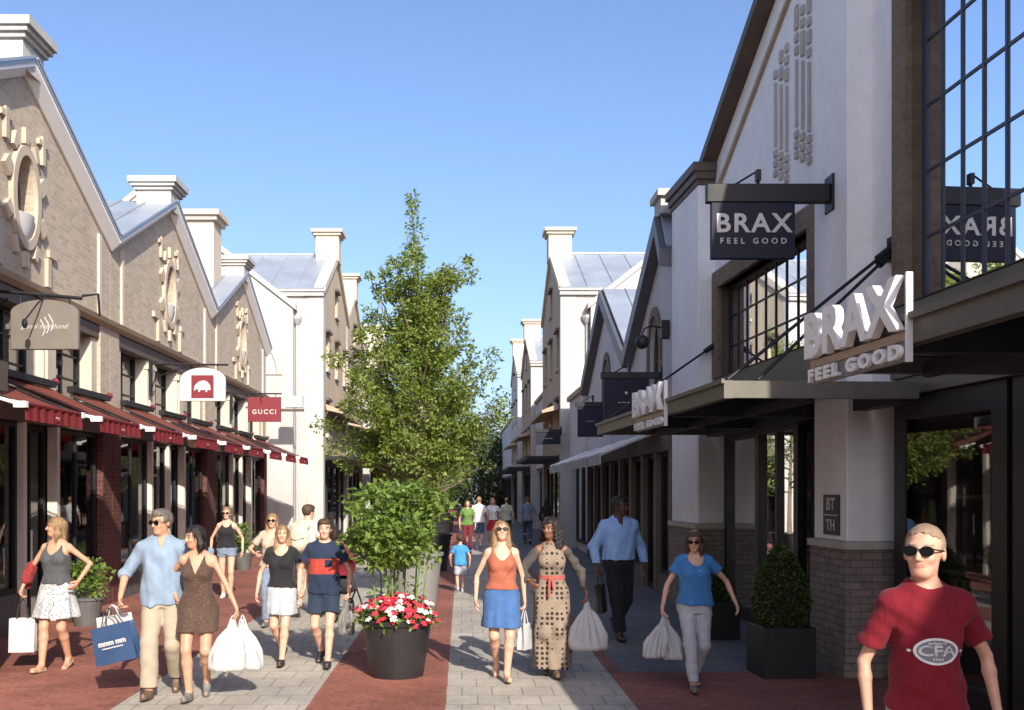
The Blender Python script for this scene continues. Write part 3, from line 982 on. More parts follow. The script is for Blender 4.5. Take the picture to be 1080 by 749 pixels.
def window_x(parent, x, y0, y1, z0, z1, ny, nz, frame_m, pane, fw=.06, bar=.03, sgn=1, name='window', dep=.08, ajar=0.0):
    """framed window in the y,z plane whose outer face lies at x; sgn = outward direction"""
    f = MB()
    xa, xb = sorted((x, x - sgn * dep))
    f.box(xa, xb, y0, y0 + fw, z0, z1); f.box(xa, xb, y1 - fw, y1, z0, z1)
    f.box(xa, xb, y0 + fw, y1 - fw, z0, z0 + fw); f.box(xa, xb, y0 + fw, y1 - fw, z1 - fw, z1)
    x2a, x2b = sorted((x - sgn * .012, x - sgn * (dep - .012)))
    for i in range(1, ny):
        yc = y0 + (y1 - y0) * i / ny
        f.box(x2a, x2b, yc - bar / 2, yc + bar / 2, z0 + fw, z1 - fw)
    x3a, x3b = sorted((x - sgn * .016, x - sgn * (dep - .016)))
    for i in range(1, nz):
        zc = z0 + (z1 - z0) * i / nz
        f.box(x3a, x3b, y0 + fw, y1 - fw, zc - bar / 2, zc + bar / 2)
    w = f.build(name, frame_m, parent)
    p = MB(); xp = x - sgn * dep * .55
    xn, xf = xp + ajar, xp - ajar
    p.quad((xn, y0 + fw * .5, z0 + fw * .5), (xf, y1 - fw * .5, z0 + fw * .5), (xf, y1 - fw * .5, z1 - fw * .5), (xn, y0 + fw * .5, z1 - fw * .5))
    p.build('pane', pane, w)
    return w

def side_caps(mb, x0, x1, y0, y1, z0, z1):
    mb.box(min(x0, x1), max(x0, x1), y0, y1, z0, z1)

# ---------------------------------------------------------------- the tan brick gabled shops of the left row
def brick_shop(y0, Xf, label, first=False, seed=1):
    W = 6.94; ze = 6.28; za = 7.92; rg = random.Random(seed)
    b = empty('brick_shop', (Xf, y0, 0), 0, label, 'shop building', 'tan brick gabled shops')
    # wall: gable panel with an oval hole, corner piers, party walls
    m = MB()
    oc = (W / 2, 6.10)
    m.holed_x([(0, 4.9), (W, 4.9), (W, ze), (W / 2, za), (0, ze)], [ellipse(oc[0], oc[1], .34, .60)], -.30, 0)
    m.box(-.30, 0, 0, .46, 3.40, 4.897); m.box(-.30, 0, W - .46, W, 3.40, 4.897)
    m.box(-8, -.303, .004, .2, 0, ze - .03); m.box(-8, -.303, W - .2, W - .004, 0, ze - .03)
    m.box(-8, -7.8, .2, W - .2, 0, ze - .1)
    m.build('wall', tanbrick, b)
    # flat cream strips beside the valleys
    m = MB()
    for a in (.50, W - .62):
        m.box(.003, .045, a, a + .12, 4.97, ze + .05)
    m.split('quoin_strip', cream, b)
    # ground-floor piers in dark red brick
    m = MB()
    m.box(-.30, .04, 0.01, .44, 0, 3.395); m.box(-.30, .04, W - .44, W - .01, 0, 3.395)
    m.split('pier', redbrick, b)
    # back wall of upper floor
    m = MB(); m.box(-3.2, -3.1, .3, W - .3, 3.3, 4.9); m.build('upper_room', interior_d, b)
    # cornice
    m = MB(); m.prism_y([(.002, 4.80), (.09, 4.86), (.12, 4.93), (.002, 4.99)], .0, W); m.build('cornice', cornice_m, b)
    m = MB(); m.box(-.50, -.02, .47, W - .47, 4.58, 4.79); m.build('lintel', darkwood, b)
    # upper windows and cream pilasters
    n = 3; span = W - .92; pw = .62; ww = (span - pw * (n - 1) - .5) / n
    m = MB(); yy = .46
    ys = []
    m.box(-.34, -.06, .463, .71, 3.42, 4.577); m.build('pilaster', cream, b)
    yy = .71
    for i in range(n):
        ys.append((yy, yy + ww)); yy += ww
        if i < n - 1:
            # splayed pilaster: broad behind, narrow in front
            m = MB()
            m.prism_z([(-.36, yy), (-.36, yy + pw), (-.05, yy + pw - .1), (-.05, yy + .1)], 3.42, 4.577)
            m.box(-.05, -.012, yy + .16, yy + pw - .16, 3.42, 4.50)
            m.prism_z([(-.30, yy + .02), (-.30, yy + pw - .02), (.0, yy + pw - .08), (.0, yy + .08)], 4.38, 4.46)
            m.build('pilaster', cream, b)
            yy += pw
    m = MB(); m.box(-.34, -.06, yy + .002, W - .463, 3.42, 4.577); m.build('pilaster', cream, b)
    m = MB(); m.box(-.42, .02, .463, W - .463, 3.34, 3.417); m.build('window_sill', cream, b)
    for a, c in ys:
        window_x(b, -.26, a + .004, c - .004, 3.42, 4.577, 2, 3, darkmetal, pane_m, .055, .03)
    # oval window
    ow = MB()
    A = ellipse(oc[0], oc[1], .46, .73, 36); B_ = ellipse(oc[0], oc[1], .335, .595, 36)
    ow.holed_x(A, [B_], .003, .075)
    o = ow.build('oval_window', relief_m, b)
    q = MB(); q.holed_x(ellipse(oc[0], oc[1], .338, .598, 36), [ellipse(oc[0], oc[1], .28, .54, 36)], -.24, -.18)
    q.box(-.22, -.19, oc[0] - .015, oc[0] + .015, 5.58, 6.62); q.box(-.22, -.19, oc[0] - .28, oc[0] + .28, 6.28, 6.31)
    q.build('sash', darkwood, o)
    q = MB(); q.quad(*[(-.21, y, z) for y, z in ellipse(oc[0], oc[1], .3, .56, 36)]); q.build('pane', pane_m, o)
    # white half-bowl in the lower third of the oval
    q = MB(); ns = 14; rows = []
    for i in range(9):
        t = i / 8; zz = 5.86 - (5.86 - 5.515) * t
        k = math.sqrt(max(0, 1 - ((zz - oc[1]) / .598) ** 2)) * .336
        rows.append([(.03 + .10 * math.sin(math.pi * (j / ns)) * (1 - t) ** .5, oc[0] - k + 2 * k * j / ns, zz) for j in range(ns + 1)])
    vs = [p for r_ in rows for p in r_]
    fs = [(i * (ns + 1) + j, i * (ns + 1) + j + 1, (i + 1) * (ns + 1) + j + 1, (i + 1) * (ns + 1) + j) for i in range(8) for j in range(ns)]
    q.add(vs, fs); q.quad(*(rows[0] + [(-.15, oc[0] + .33, 5.86), (-.15, oc[0] - .33, 5.86)]))
    q.build('bowl', signwhite, o, smooth=False)
    # relief blocks round the oval
    m = MB()
    for ang in (20, 55, 90, 125, 160, 200, 235, 270, 305, 340):
        ca, sa = math.cos(R(ang)), math.sin(R(ang))
        cy, cz = oc[0] + .58 * ca, oc[1] + .87 * sa
        rot = Matrix.Rotation(R(ang - 90) * (.5 if abs(sa) > .4 else 1), 3, 'X')
        ln = .36 if ang in (20, 160, 200, 340) else .26
        m.cbox((.035, cy, cz), (.064, .11, ln * .85) if abs(sa) > .5 else (.064, ln * .6, .20), None if abs(ca) < .3 else Matrix.Rotation(R(90 - ang) * .6, 3, 'X') if ang < 180 else Matrix.Rotation(R(270 - ang) * .6, 3, 'X'))
    for dy in (-1, 1):
        m.box(.003, .06, oc[0] + dy * .78 - .06, oc[0] + dy * .78 + .06, 5.0, 5.42)
        m.box(.003, .055, oc[0] + dy * .95 - .16, oc[0] + dy * .95 + .10, 5.45, 5.56)
    for dy in (-.95, .95):
        m.box(.003, .06, oc[0] + dy * .62 - .05, oc[0] + dy * .62 + .05, 6.74, 7.16); m.box(.003, .055, oc[0] + dy * .62 - .16, oc[0] + dy * .62 + .16, 7.02, 7.10)
    m.split('relief_ornament', relief_m, b)
    # roof, verge boards with white soffit, valley gutter
    m = MB()
    seams_roof(m, -.0, ze + .10, W / 2, za + .10, -8, .195); seams_roof(m, W, ze + .10, W / 2, za + .10, -8, .195)
    m.build('roof', zinc, b)
    m = MB(); sl = (za - ze) / (W / 2); sec = [(.004, -.10), (.04, -.10), (.18, .045), (.18, .095), (.004, .095)]
    for s0 in (0, 1):
        f = (lambda y: y) if s0 == 0 else (lambda y: W - y)
        m.hexa([(x, f(.0), ze + dz) for x, dz in sec], [(x, f(W / 2), za + dz) for x, dz in sec])
    m.build('verge', plain('soffit_white', (.80, .79, .77), .5, 0, var=.04), b)
    # white cap on the ridge
    m = MB(); c = W / 2
    m.box(-.56, .15, c - .34, c + .34, za - .10, za + .28)
    m.box(-.61, .20, c - .39, c + .39, za + .28, za + .35); m.box(-.71, .30, c - .48, c + .48, za + .42, za + .54); m.box(-.66, .25, c - .44, c + .44, za + .35, za + .42)
    m.build('ridge_cap', white, b)
    # ---- shopfront
    m = MB(); m.box(-.10, .02, .445, W - .445, 2.95, 3.335); m.build('fascia', darkwood, b)
    bays = [(.46, 2.25), (2.37, 3.42), (3.54, 4.58), (4.70, W - .46)]
    for i, (a, c) in enumerate(bays):
        if i == 2:
            d = window_x(b, -.14, a, c, 0.01, 2.94, 2, 1, darkmetal, pane_shop, .09, .05, name='door')
            h = MB(); h.tube([(-.09, (a + c) / 2 - .1, .9), (-.09, (a + c) / 2 - .1, 1.4)], .014); h.build('handle', whitemetal, d)
        else:
            window_x(b, -.06, a, c, .55, 2.94, 2 if c - a > 1.4 else 1, 1, darkmetal, pane_shop, .07, .045, name='shop_window')
            m = MB(); m.box(-.12, -.01, a, c, 0, .546); m.build('stall_riser', stone_dark, b)
    for yy in (2.255, 3.425, 4.585):
        m = MB(); m.box(-.12, .03, yy, yy + .11, 0, 2.945); m.build('post', creampaint, b)
    # display inside
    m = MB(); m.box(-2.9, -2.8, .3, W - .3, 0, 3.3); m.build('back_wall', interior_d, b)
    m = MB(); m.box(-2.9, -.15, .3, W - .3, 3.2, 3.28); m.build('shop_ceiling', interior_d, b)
    m = MB()
    for a, c in (bays[0], bays[1], bays[3]):
        yy = a + .15
        while yy < c - .3:
            w = rg.uniform(.2, .5); hh = rg.uniform(.5, 1.7)
            m.box(-1.1 - rg.random() * .6, -.6 - rg.random() * .3, yy, yy + w, .5, .6 + hh); yy += w + rg.uniform(.1, .4)
    m.build('display', interior_w, b)
    # ---- awnings: three folding-arm awnings
    for k in range(3):
        a = .38 + k * 2.27; c = a + 1.60
        aw = MB(); xo, zo, xi, zi = 1.38, 2.93, .06, 3.50
        n = 10; vs = []
        for i in range(n + 1):
            t = i / n
            for j in range(7):
                u = j / 6
                vs.append((xi + (xo - xi) * t, a + (c - a) * u, zi + (zo - zi) * t - .035 * math.sin(math.pi * t) - .01 * math.sin(math.pi * u) * t))
        fs = [(i * 7 + j, i * 7 + j + 1, (i + 1) * 7 + j + 1, (i + 1) * 7 + j) for i in range(n) for j in range(6)]
        aw.add(vs, fs); aw.add([(p[0], p[1], p[2] - .012) for p in vs], fs)
        o = aw.build('awning', awn_top, b)
        v = MB(); nn = 24
        for i in range(nn):
            ya, yb = a + (c - a) * i / nn, a + (c - a) * (i + 1) / nn
            wa = .012 * math.sin(i * 1.9); wb = .012 * math.sin((i + 1) * 1.9)
            v.hexa([(xo + wa, ya, zo), (xo + wb, yb, zo), (xo + wb + .01, yb, zo - .17), (xo + wa + .01, ya, zo - .17)],
                   [(xo + wa + .008, ya, zo), (xo + wb + .008, yb, zo), (xo + wb + .018, yb, zo - .17), (xo + wa + .018, ya, zo - .17)])
        v.build('valance', awn_val, o)
        v = MB(); v.tube([(xo - .005, a - .01, zo + .012), (xo - .005, c + .01, zo + .012)], .028, 8); v.build('front_bar', awn_val, o)
        for yy in (a + .05, c - .05):
            ya = yy + (-.075 if yy < (a + c) / 2 else .075)
            v = MB(); v.tube([(.10, ya, zi - .05), (.75, ya, (zi + zo) / 2 - .03), (xo - .02, ya, zo + .0)], [.012, .012, .014], 6); v.build('arm', darkmetal, o)
            v = MB(); v.tube([(xo - .34, ya, zo + .09), (xo - .02, ya, zo + .0)], [.020, .028], 8); v.cbox((xo - .03, ya, zo + .0), (.14, .065, .07)); v.build('arm_tip', whitemetal, o)
        v = MB(); v.box(.042, .16, a, c, zi + .005, zi + .10); v.build('cassette', darkmetal, o)
        v = MB(); v.sphere((.12, c + .05, zi + .10), .06, 10, 6); v.build('crank_knob', signred, o)
        # pale emblem on the valance
        t = text('GALERIE' if False else '~', .2, .004, 'east', (xo + .042, (a + c) / 2, zo - .09), stone_pale, 'emblem', o)
    return b

# ---------------------------------------------------------------- white rendered houses with a street gable
def white_house(y0, Xf, sgn, label, group, W=7.4, ze=8.7, za=10.65, front=None, wing=True, shop=True, depth=12, seed=1, wing_dir=1, roofm=None):
    """sgn=+1 faces east (left row), -1 faces west (right row); built facing +x then mirrored"""
    front = front or beige_front; rg = random.Random(seed)
    b = empty('white_house', (Xf, y0, 0), 0, label, 'house', group)
    S = sgn
    def fin(mb, name, mat, parent=b, **k):
        if S < 0: mb.mirror_x()
        return mb.build(name, mat, parent, **k)
    holes = []
    for zc, hh in ((3.9, 1.2), (6.2, 1.3)):
        for k in range(3):
            yc = W * (k + .5) / 3
            holes.append([(yc - .42, zc), (yc + .42, zc), (yc + .42, zc + hh), (yc - .42, zc + hh)])
    holes.append([(W / 2 - .4, 8.5), (W / 2 + .4, 8.5), (W / 2 + .4, 9.4), (W / 2 - .4, 9.4)])
    m = MB(); m.holed_x([(.02, 3.2), (W - .02, 3.2), (W - .02, ze), (W / 2, za), (.02, ze)], holes, -.25, 0)
    fin(m, 'front_wall', front)
    m = MB(); m.box(-depth, -.0, -.03, .02, 0, ze); m.box(-depth, 0, W - .02, W + .03, 0, ze); m.box(-depth, -depth + .2, .02, W - .02, 0, ze)
    m.box(-.5, .03, -.05, .35, 0, ze - .003); m.box(-.5, .03, W - .35, W + .05, 0, ze - .003)
    fin(m, 'side_wall', white)
    m = MB()
    for hq in holes:
        (a, z0), (c, z1) = hq[0], hq[2]
        f = MB()
        f.holed_x([(a, z0), (c, z0), (c, z1), (a, z1)], [[(a + .07, z0 + .07), (c - .07, z0 + .07), (c - .07, z1 - .07), (a + .07, z1 - .07)]], -.2, -.12)
        f.box(-.18, -.14, (a + c) / 2 - .02, (a + c) / 2 + .02, z0 + .07, z1 - .07); f.box(-.178, -.142, a + .07, c - .07, z0 + (z1 - z0) * .6, z0 + (z1 - z0) * .6 + .04)
        w = fin(f, 'window', darkwood)
        p = MB(); p.quad((-.16, a + .03, z0 + .03), (-.16, c - .03, z0 + .03), (-.16, c - .03, z1 - .03), (-.16, a + .03, z1 - .03)); fin(p, 'pane', pane_m, w)
        p = MB(); p.box(.003, .09, a - .06, c + .06, z0 - .09, z0 - .003); fin(p, 'sill', stone_pale, w)
        p = MB(); p.box(.003, .12, a - .08, c + .08, z1 + .003, z1 + .10); fin(p, 'hood', darkwood, w)
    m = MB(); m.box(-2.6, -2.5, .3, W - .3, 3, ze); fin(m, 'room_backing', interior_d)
    # roof
    m = MB(); seams_roof(m, -.12, ze + .10, W / 2, za + .12, -depth, .05, step=.9); seams_roof(m, W + .12, ze + .10, W / 2, za + .12, -depth, .05, step=.9)
    m.tube([(-depth, W / 2, za + .2), (-.3, W / 2, za + .2)], .09, 8)
    fin(m, 'roof', roofm or zinc)
    m = MB()
    for f in ((lambda y: y), (lambda y: W - y)):
        m.hexa([(-.28, f(-.06), ze - .02), (.10, f(-.06), ze - .02), (.10, f(W / 2), za - .02), (-.28, f(W / 2), za - .02)],
               [(-.28, f(-.06), ze + .24), (.10, f(-.06), ze + .24), (.10, f(W / 2), za + .27), (-.28, f(W / 2), za + .27)])
    fin(m, 'gable_coping', cream)
    m = MB(); m.box(-1.9, .06, -.16, -.055, ze - .12, ze + .02); m.box(-1.9, .10, -.22, -.055, ze + .02, ze + .09); m.box(-depth, -1.9, -.16, -.035, ze, ze + .1)
    fin(m, 'eaves_cornice', white)
    m = MB(); c = W / 2
    m.box(-.72, .14, c - .42, c + .42, za - .1, za + .86); m.box(-.80, .22, c - .50, c + .50, za + .86, za + .96); m.box(-.88, .30, c - .58, c + .58, za + .96, za + 1.08)
    fin(m, 'chimney', cream)
    # downpipe on the side wall
    dx = -.86
    m = MB(); m.tube([(dx, -.10, 0.0), (dx, -.10, ze - 1.05)], .05, 8); m.lathe([(.06, ze - 1.1), (.17, ze - .92), (.19, ze - .82), (.0, ze - .82)], (dx, -.12), 10)
    m.tube([(dx - .22, -.12, ze - .55), (dx - .18, -.12, ze - .80), (dx, -.12, ze - .86)], .045, 6)
    fin(m, 'downpipe', greymetal)
    if wing:
        # taller cross wing set back from the street, its gable towards the near end of the street
        x0, x1, x2 = -.95, -6.0, -11.0; za2 = ze - .55 + (x0 - x1) * .78
        m = MB(); m.prism_y([(x0, 0), (x2, 0), (x2, ze - .55), (x1, za2), (x0, ze - .55)], -.42, -.06)
        fin(m, 'cross_wing', white)
        m = MB(); m.hexa([(x0 + .1, -.5, ze - .65), (x1, -.5, za2 - .02), (x1, 0, za2 - .02), (x0 + .1, 0, ze - .65)], [(x0 + .1, -.5, ze - .45), (x1, -.5, za2 + .2), (x1, 0, za2 + .2), (x0 + .1, 0, ze - .45)])
        m.hexa([(x2 - .1, -.5, ze - .65), (x1, -.5, za2 - .02), (x1, 0, za2 - .02), (x2 - .1, 0, ze - .65)], [(x2 - .1, -.5, ze - .45), (x1, -.5, za2 + .2), (x1, 0, za2 + .2), (x2 - .1, 0, ze - .45)])
        fin(m, 'wing_coping', white)
        m = MB()
        pr = [(-2.62 - 1.15 * math.cos(R(a)), -.44, 5.9 + 1.3 * math.sin(R(a))) for a in range(0, 181, 10)]
        m.tube([(-3.77, -.44, 5.9)] + pr[1:-1] + [(-1.47, -.44, 5.9)], .035, 6); m.tube([(-1.3, -.44, 5.88), (-3.95, -.44, 5.88)], .03, 6)
        fin(m, 'blind_arch', stone_pale)
    if shop:
        m = MB(); m.box(-.3, .05, .36, W - .36, 2.95, 3.2); fin(m, 'fascia', black)
        ys = np.linspace(.36, W - .36, 5)
        for k in range(4):
            f = MB(); a, c = ys[k] + .04, ys[k + 1] - .04
            f.holed_x([(a, .02), (c, .02), (c, 2.94), (a, 2.94)], [[(a + .1, .35 if k != 2 else .12), (c - .1, .35 if k != 2 else .12), (c - .1, 2.8), (a + .1, 2.8)]], -.22, -.12)
            w = fin(f, 'shop_window' if k != 2 else 'door', darkmetal)
            p = MB(); p.quad((-.17, a + .05, .1), (-.17, c - .05, .1), (-.17, c - .05, 2.85), (-.17, a + .05, 2.85)); fin(p, 'pane', pane_shop, w)
        m = MB(); m.box(-2.4, -2.3, .3, W - .3, 0, 3); fin(m, 'back_wall', interior_d)
        m = MB(); m.box(.055, 1.15, .4, W - .4, 3.02, 3.14); fin(m, 'canopy', darkmetal)
        m = MB(); m.prism_y([(.05, 4.75), (.62, 4.62), (.62, 4.72), (.05, 4.95)], .5, W - .5); fin(m, 'hood_shelf', cornice_m)
    return b

# ---------------------------------------------------------------- the large rendered shop with the steel canopies
def brax_shop():
    b = empty('canopied_shop', (4.62, 0, 0), math.atan(.05), 'large off-white gabled shop with steel canopies and tall gridded windows', 'shop building')
    def fin(mb, name, mat, parent=b, **k): return mb.build(name, mat, parent, **k)
    rec = .28
    yA0, yA1 = 16.10, 17.72        # far pier
    yB0, yB1 = 10.58, 11.45        # near pier
    zw = 7.15; apy, apz = 10.8, 9.95; yl = 3.9
    slope = (apz - zw) / (16.2 - apy)
    zl = lambda y: apz - abs(y - apy) * slope
    # main wall (recessed plane) with the two big window openings
    m = MB()
    W2 = (12.2, 15.78, 3.77, 5.20); W1 = (6.0, 9.76, 3.82, 7.02)
    outer = [(yl, 3.10), (yA0 + .02, 3.10), (yA0 + .02, zl(yA0)), (apy, apz), (yl, zl(yl))]
    m.holed_x(outer, [[(W2[0], W2[2]), (W2[1], W2[2]), (W2[1], W2[3]), (W2[0], W2[3])], [(W1[0], W1[2]), (W1[1], W1[2]), (W1[1], W1[3]), (W1[0], W1[3])]], rec, rec + .3)
    m.box(rec + .3, 10, yA1 - .35, yA1 - .1, 0, 7); m.box(rec + .3, 10, yl, yl + .25, 0, 7); m.box(9.8, 10, yl + .25, yA1 - .35, 0, 7)
    fin(m, 'wall', brax_wall)
    # piers
    for (a, c, top) in ((yA0, yA1, 6.92), (yB0, yB1, zl(10.9) - .25)):
        m = MB(); m.box(0, rec + .32, a, c, 1.44, top); m.build('pier', brax_wall, b, bevel=.012)
        m = MB(); m.box(-.035, rec + .34, a - .035, c + .035, 0, 1.36); m.box(-.055, rec + .34, a - .055, c + .055, 0, .16); m.build('pier_base', plinthbrick, b)
        m = MB(); m.box(-.06, rec + .34, a - .06, c + .06, 1.362, 1.438); m.build('pier_ledge', stone_pale, b)
    m = MB(); m.box(-.02, rec + .4, yA0 - .03, yA1 + .03, 6.92, 7.0); m.box(-.06, rec + .5, yA0 - .07, yA1 + .06, 7.0, 7.12); m.box(-.10, rec + .6, yA0 - .1, yA1 + .09, 7.12, 7.26)
    fin(m, 'capital', darkwood)
    # coping + inner moulding of the gable
    for (nm, mt, off, th, xo, xi, lim) in (('gable_coping', darkwood, .02, .16, .04, rec + .4, 16.3), ('gable_moulding', cornice_m, -.55, .07, rec - .05, rec - .003, 15.9)):
        m = MB()
        for sg in (1, -1):
            ye = lim if sg > 0 else yl + (.0 if nm == 'gable_coping' else .6)
            ze_ = apz - abs(ye - apy) * slope + off
            m.hexa([(xo, ye, ze_), (xi, ye, ze_), (xi, apy, apz + off), (xo, apy, apz + off)],
                   [(xo, ye, ze_ + th), (xi, ye, ze_ + th), (xi, apy, apz + off + th), (xo, apy, apz + off + th)])
        fin(m, nm, mt)
    m = MB()
    seams_roof(m, yA1, zl(yA1) + .0, apy, apz - .02, rec + .42, 10); seams_roof(m, yl - .3, zl(yl - .3), apy, apz - .02, rec + .42, 10)
    fin(m, 'roof', zinc_dark)
    # upright relief ornament left of the near pier
    m = MB(); rg = random.Random(4)
    for k, yy in enumerate((12.25, 12.45, 12.65, 12.98, 13.18, 13.38)):
        z0 = 6.0 + .10 * (k % 3); z1 = min(8.7, zl(yy) - .75)
        m.box(rec - .03, rec - .003, yy - .022, yy + .022, z0 + .4, z0 + 1.25)
        z = z0
        for q in range(3): m.box(rec - .032, rec - .003, yy - .05, yy + .05, z, z + .09); z += .13
        z = z0 + 1.32
        while z < z1 - .3:
            hh = rg.choice((.1, .1, .16, .3)); m.box(rec - .032, rec - .003, yy - .045, yy + .045, z, min(z + hh, z1)); z += hh + .06
    fin(m, 'relief_ornament', stone_pale)
    # brick surrounds
    for (a, c, z0, z1), nm in ((W2, 'window_surround'), (W1, 'window_surround')):
        m = MB(); fwid = .27
        m.holed_x([(a - fwid, z0 - .0), (c + fwid, z0 - .0), (c + fwid, z1 + fwid), (a - fwid, z1 + fwid)], [[(a, z0 + .001), (c, z0 + .001), (c, z1), (a, z1)]], rec - .07, rec + .28)
        fin(m, nm, brick('surround_brick', (.27, .19, .125), (.21, .15, .10), (.22, .18, .14), .21, .075, .008, var=.25))
    w = window_x(b, rec + .12, W2[0] + .003, W2[1] - .003, W2[2] + .003, W2[3] - .003, 9, 3, darkmetal, pane_up, .06, .028, -1, dep=.05)
    w = window_x(b, rec + .10, W1[0] + .003, W1[1] - .003, W1[2] + .003, W1[3] - .003, 11, 5, plain('slate_steel', (.05, .06, .08), .5, 0, var=.15), pane_up, .07, .03, -1, dep=.05)
    m = MB(); m.box(2.4, 2.5, yl + .3, yA1 - .4, 0, 6.9); fin(m, 'back_wall', interior_l)
    m = MB(); m.box(rec + .32, 2.4, yl + .3, yA1 - .4, 3.0, 3.12); fin(m, 'upper_floor', interior_d)
    m = MB()
    for k in range(7): m.box(1.2, 1.5, 12.0 + k * .5, 12.35 + k * .5, 3.13, 4.2 + .3 * (k % 2))
    fin(m, 'curtain', interior_w)
    # spandrel below the far window
    m = MB(); m.box(rec - .05, rec + .2, 11.46, 16.05, 3.105, 3.762); fin(m, 'spandrel', olive)
    m = MB(); m.box(rec - .05, rec + .2, yl, 10.1, 3.105, 3.812); fin(m, 'spandrel', bronze)
    # shopfronts: frames with doors
    m = MB(); m.box(rec - .02, rec + .26, 11.46, yA0 - .003, 2.93, 3.10); m.box(rec - .02, rec + .26, yl, yB0 - .003, 2.93, 3.10); fin(m, 'fascia', bronze)
    for (a, c, nm) in ((11.48, 12.6, 'shop_window'), (12.7, 14.3, 'door'), (14.45, 16.08, 'shop_window')):
        window_x(b, rec + (.02 if nm == 'door' else .14), a, c, .02, 2.92, 2 if nm == 'door' else 1, 1, black, pane_shop, .15, .08, -1, name=nm, dep=.12)
    for (a, c, nm) in ((4.0, 6.1, 'shop_window'), (6.2, 8.2, 'shop_window'), (8.28, 10.22, 'door')):
        d = window_x(b, rec + .05, a, c, .02, 2.92, 1, 1, black, glass('dim_door_glass', (.5, .52, .5), .14, 1.38) if nm == 'door' else pane_shop, .22 if nm == 'door' else .16, .05, -1, name=nm, dep=.12, ajar=.060 if nm == 'door' else 0)
    # things seen behind the glass: shelves, rails, pale posts
    m = MB(); rg = random.Random(8)
    for k in range(9):
        y = 4.3 + k * 1.35 + rg.random() * .3
        m.box(1.3, 1.36, y, y + .06, 0, 2.5); m.box(1.1, 1.6, y, y + 1.0, 1.9, 1.94); m.box(1.1, 1.6, y, y + 1.0, 1.1, 1.14)
        for q in range(5):
            yy = y + .1 + q * .17
            m.box(1.15, 1.5, yy, yy + .07, .5 + rg.random() * .2, 1.05)
    fin(m, 'clothes_rail', interior_l)
    # canopies
    rods = []
    for (a, c, glz) in ((3.6, 7.55, True), (9.5, 15.95, True)):
        xo = -1.67; z0, z1 = 2.86, 3.03
        m = MB()
        m.box(xo, xo + .09, a, c, z0, z1)                       # front beam
        m.box(xo + .09, rec - .06, a, a + .09, z0 + .004, z1 - .004); m.box(xo + .09, rec - .06, c - .09, c, z0 + .004, z1 - .004)
        m.box(xo - .03, xo + .0, a - .02, c + .02, z1 - .03, z1 + .012)
        o = fin(m, 'canopy', bronze)
        m = MB(); n = 3
        for i in range(1, n):
            yy = a + (c - a) * i / n
            m.box(xo + .092, rec - .06, yy - .06, yy + .06, z0 - .02, z1 - .02)
        m.box(xo + .85, xo + .91, a + .092, c - .092, z0 - .03, z0 + .06); m.box(rec - .22, rec - .06, a + .092, c - .092, z0 - .03, z0 + .10)
        fin(m, 'cross_beam', darkmetal, o)
        m = MB(); m.box(xo + .092, rec - .23, a + .092, c - .092, z1 - .05, z1 - .03)
        fin(m, 'canopy_glass', glass('canopy_glass', (.66, .74, .82), .10, 1.5), o)
        if a > 5:
            for (yw, xw, zw_, yf, xf) in ((10.15, rec, 4.45, a + .06, xo + .05), (10.15, rec, 4.40, a + .06, xo + .34), (15.98, rec - .02, 4.32, c - .1, xo + .05)):
                m = MB(); m.tube([(xw - .02, yw, zw_), (xf, yf, z1 + .01)], .018, 8)
                dv = Vector((xf - xw, yf - yw, z1 - zw_)).normalized()
                m.tube([(xw - .02, yw, zw_), tuple(Vector((xw - .02, yw, zw_)) + dv * .2)], .042, 10)
                m.cbox((xw - .012, yw, zw_ + .02), (.03, .14, .2)); fin(m, 'tie_rod', darkmetal, o)
    # plaque on the near pier
    m = MB(); m.box(-.02, -.003, 10.75, 11.15, 1.50, 1.94)
    p = fin(m, 'plaque', black)
    m2 = Matrix(((0, 0, -1), (-1, 0, 0), (0, 1, 0)))
    text('BT', .19, .004, 'west', (-.024, 10.95, 1.83), signwhite, 'lettering', p, off=.004)
    text('TH', .17, .004, 'west', (-.024, 10.95, 1.60), signwhite, 'lettering', p, off=.004)
    m = MB(); m.box(-.024, -.02, 10.78, 11.12, 1.708, 1.722); fin(m, 'rule', signwhite, p)
    return b

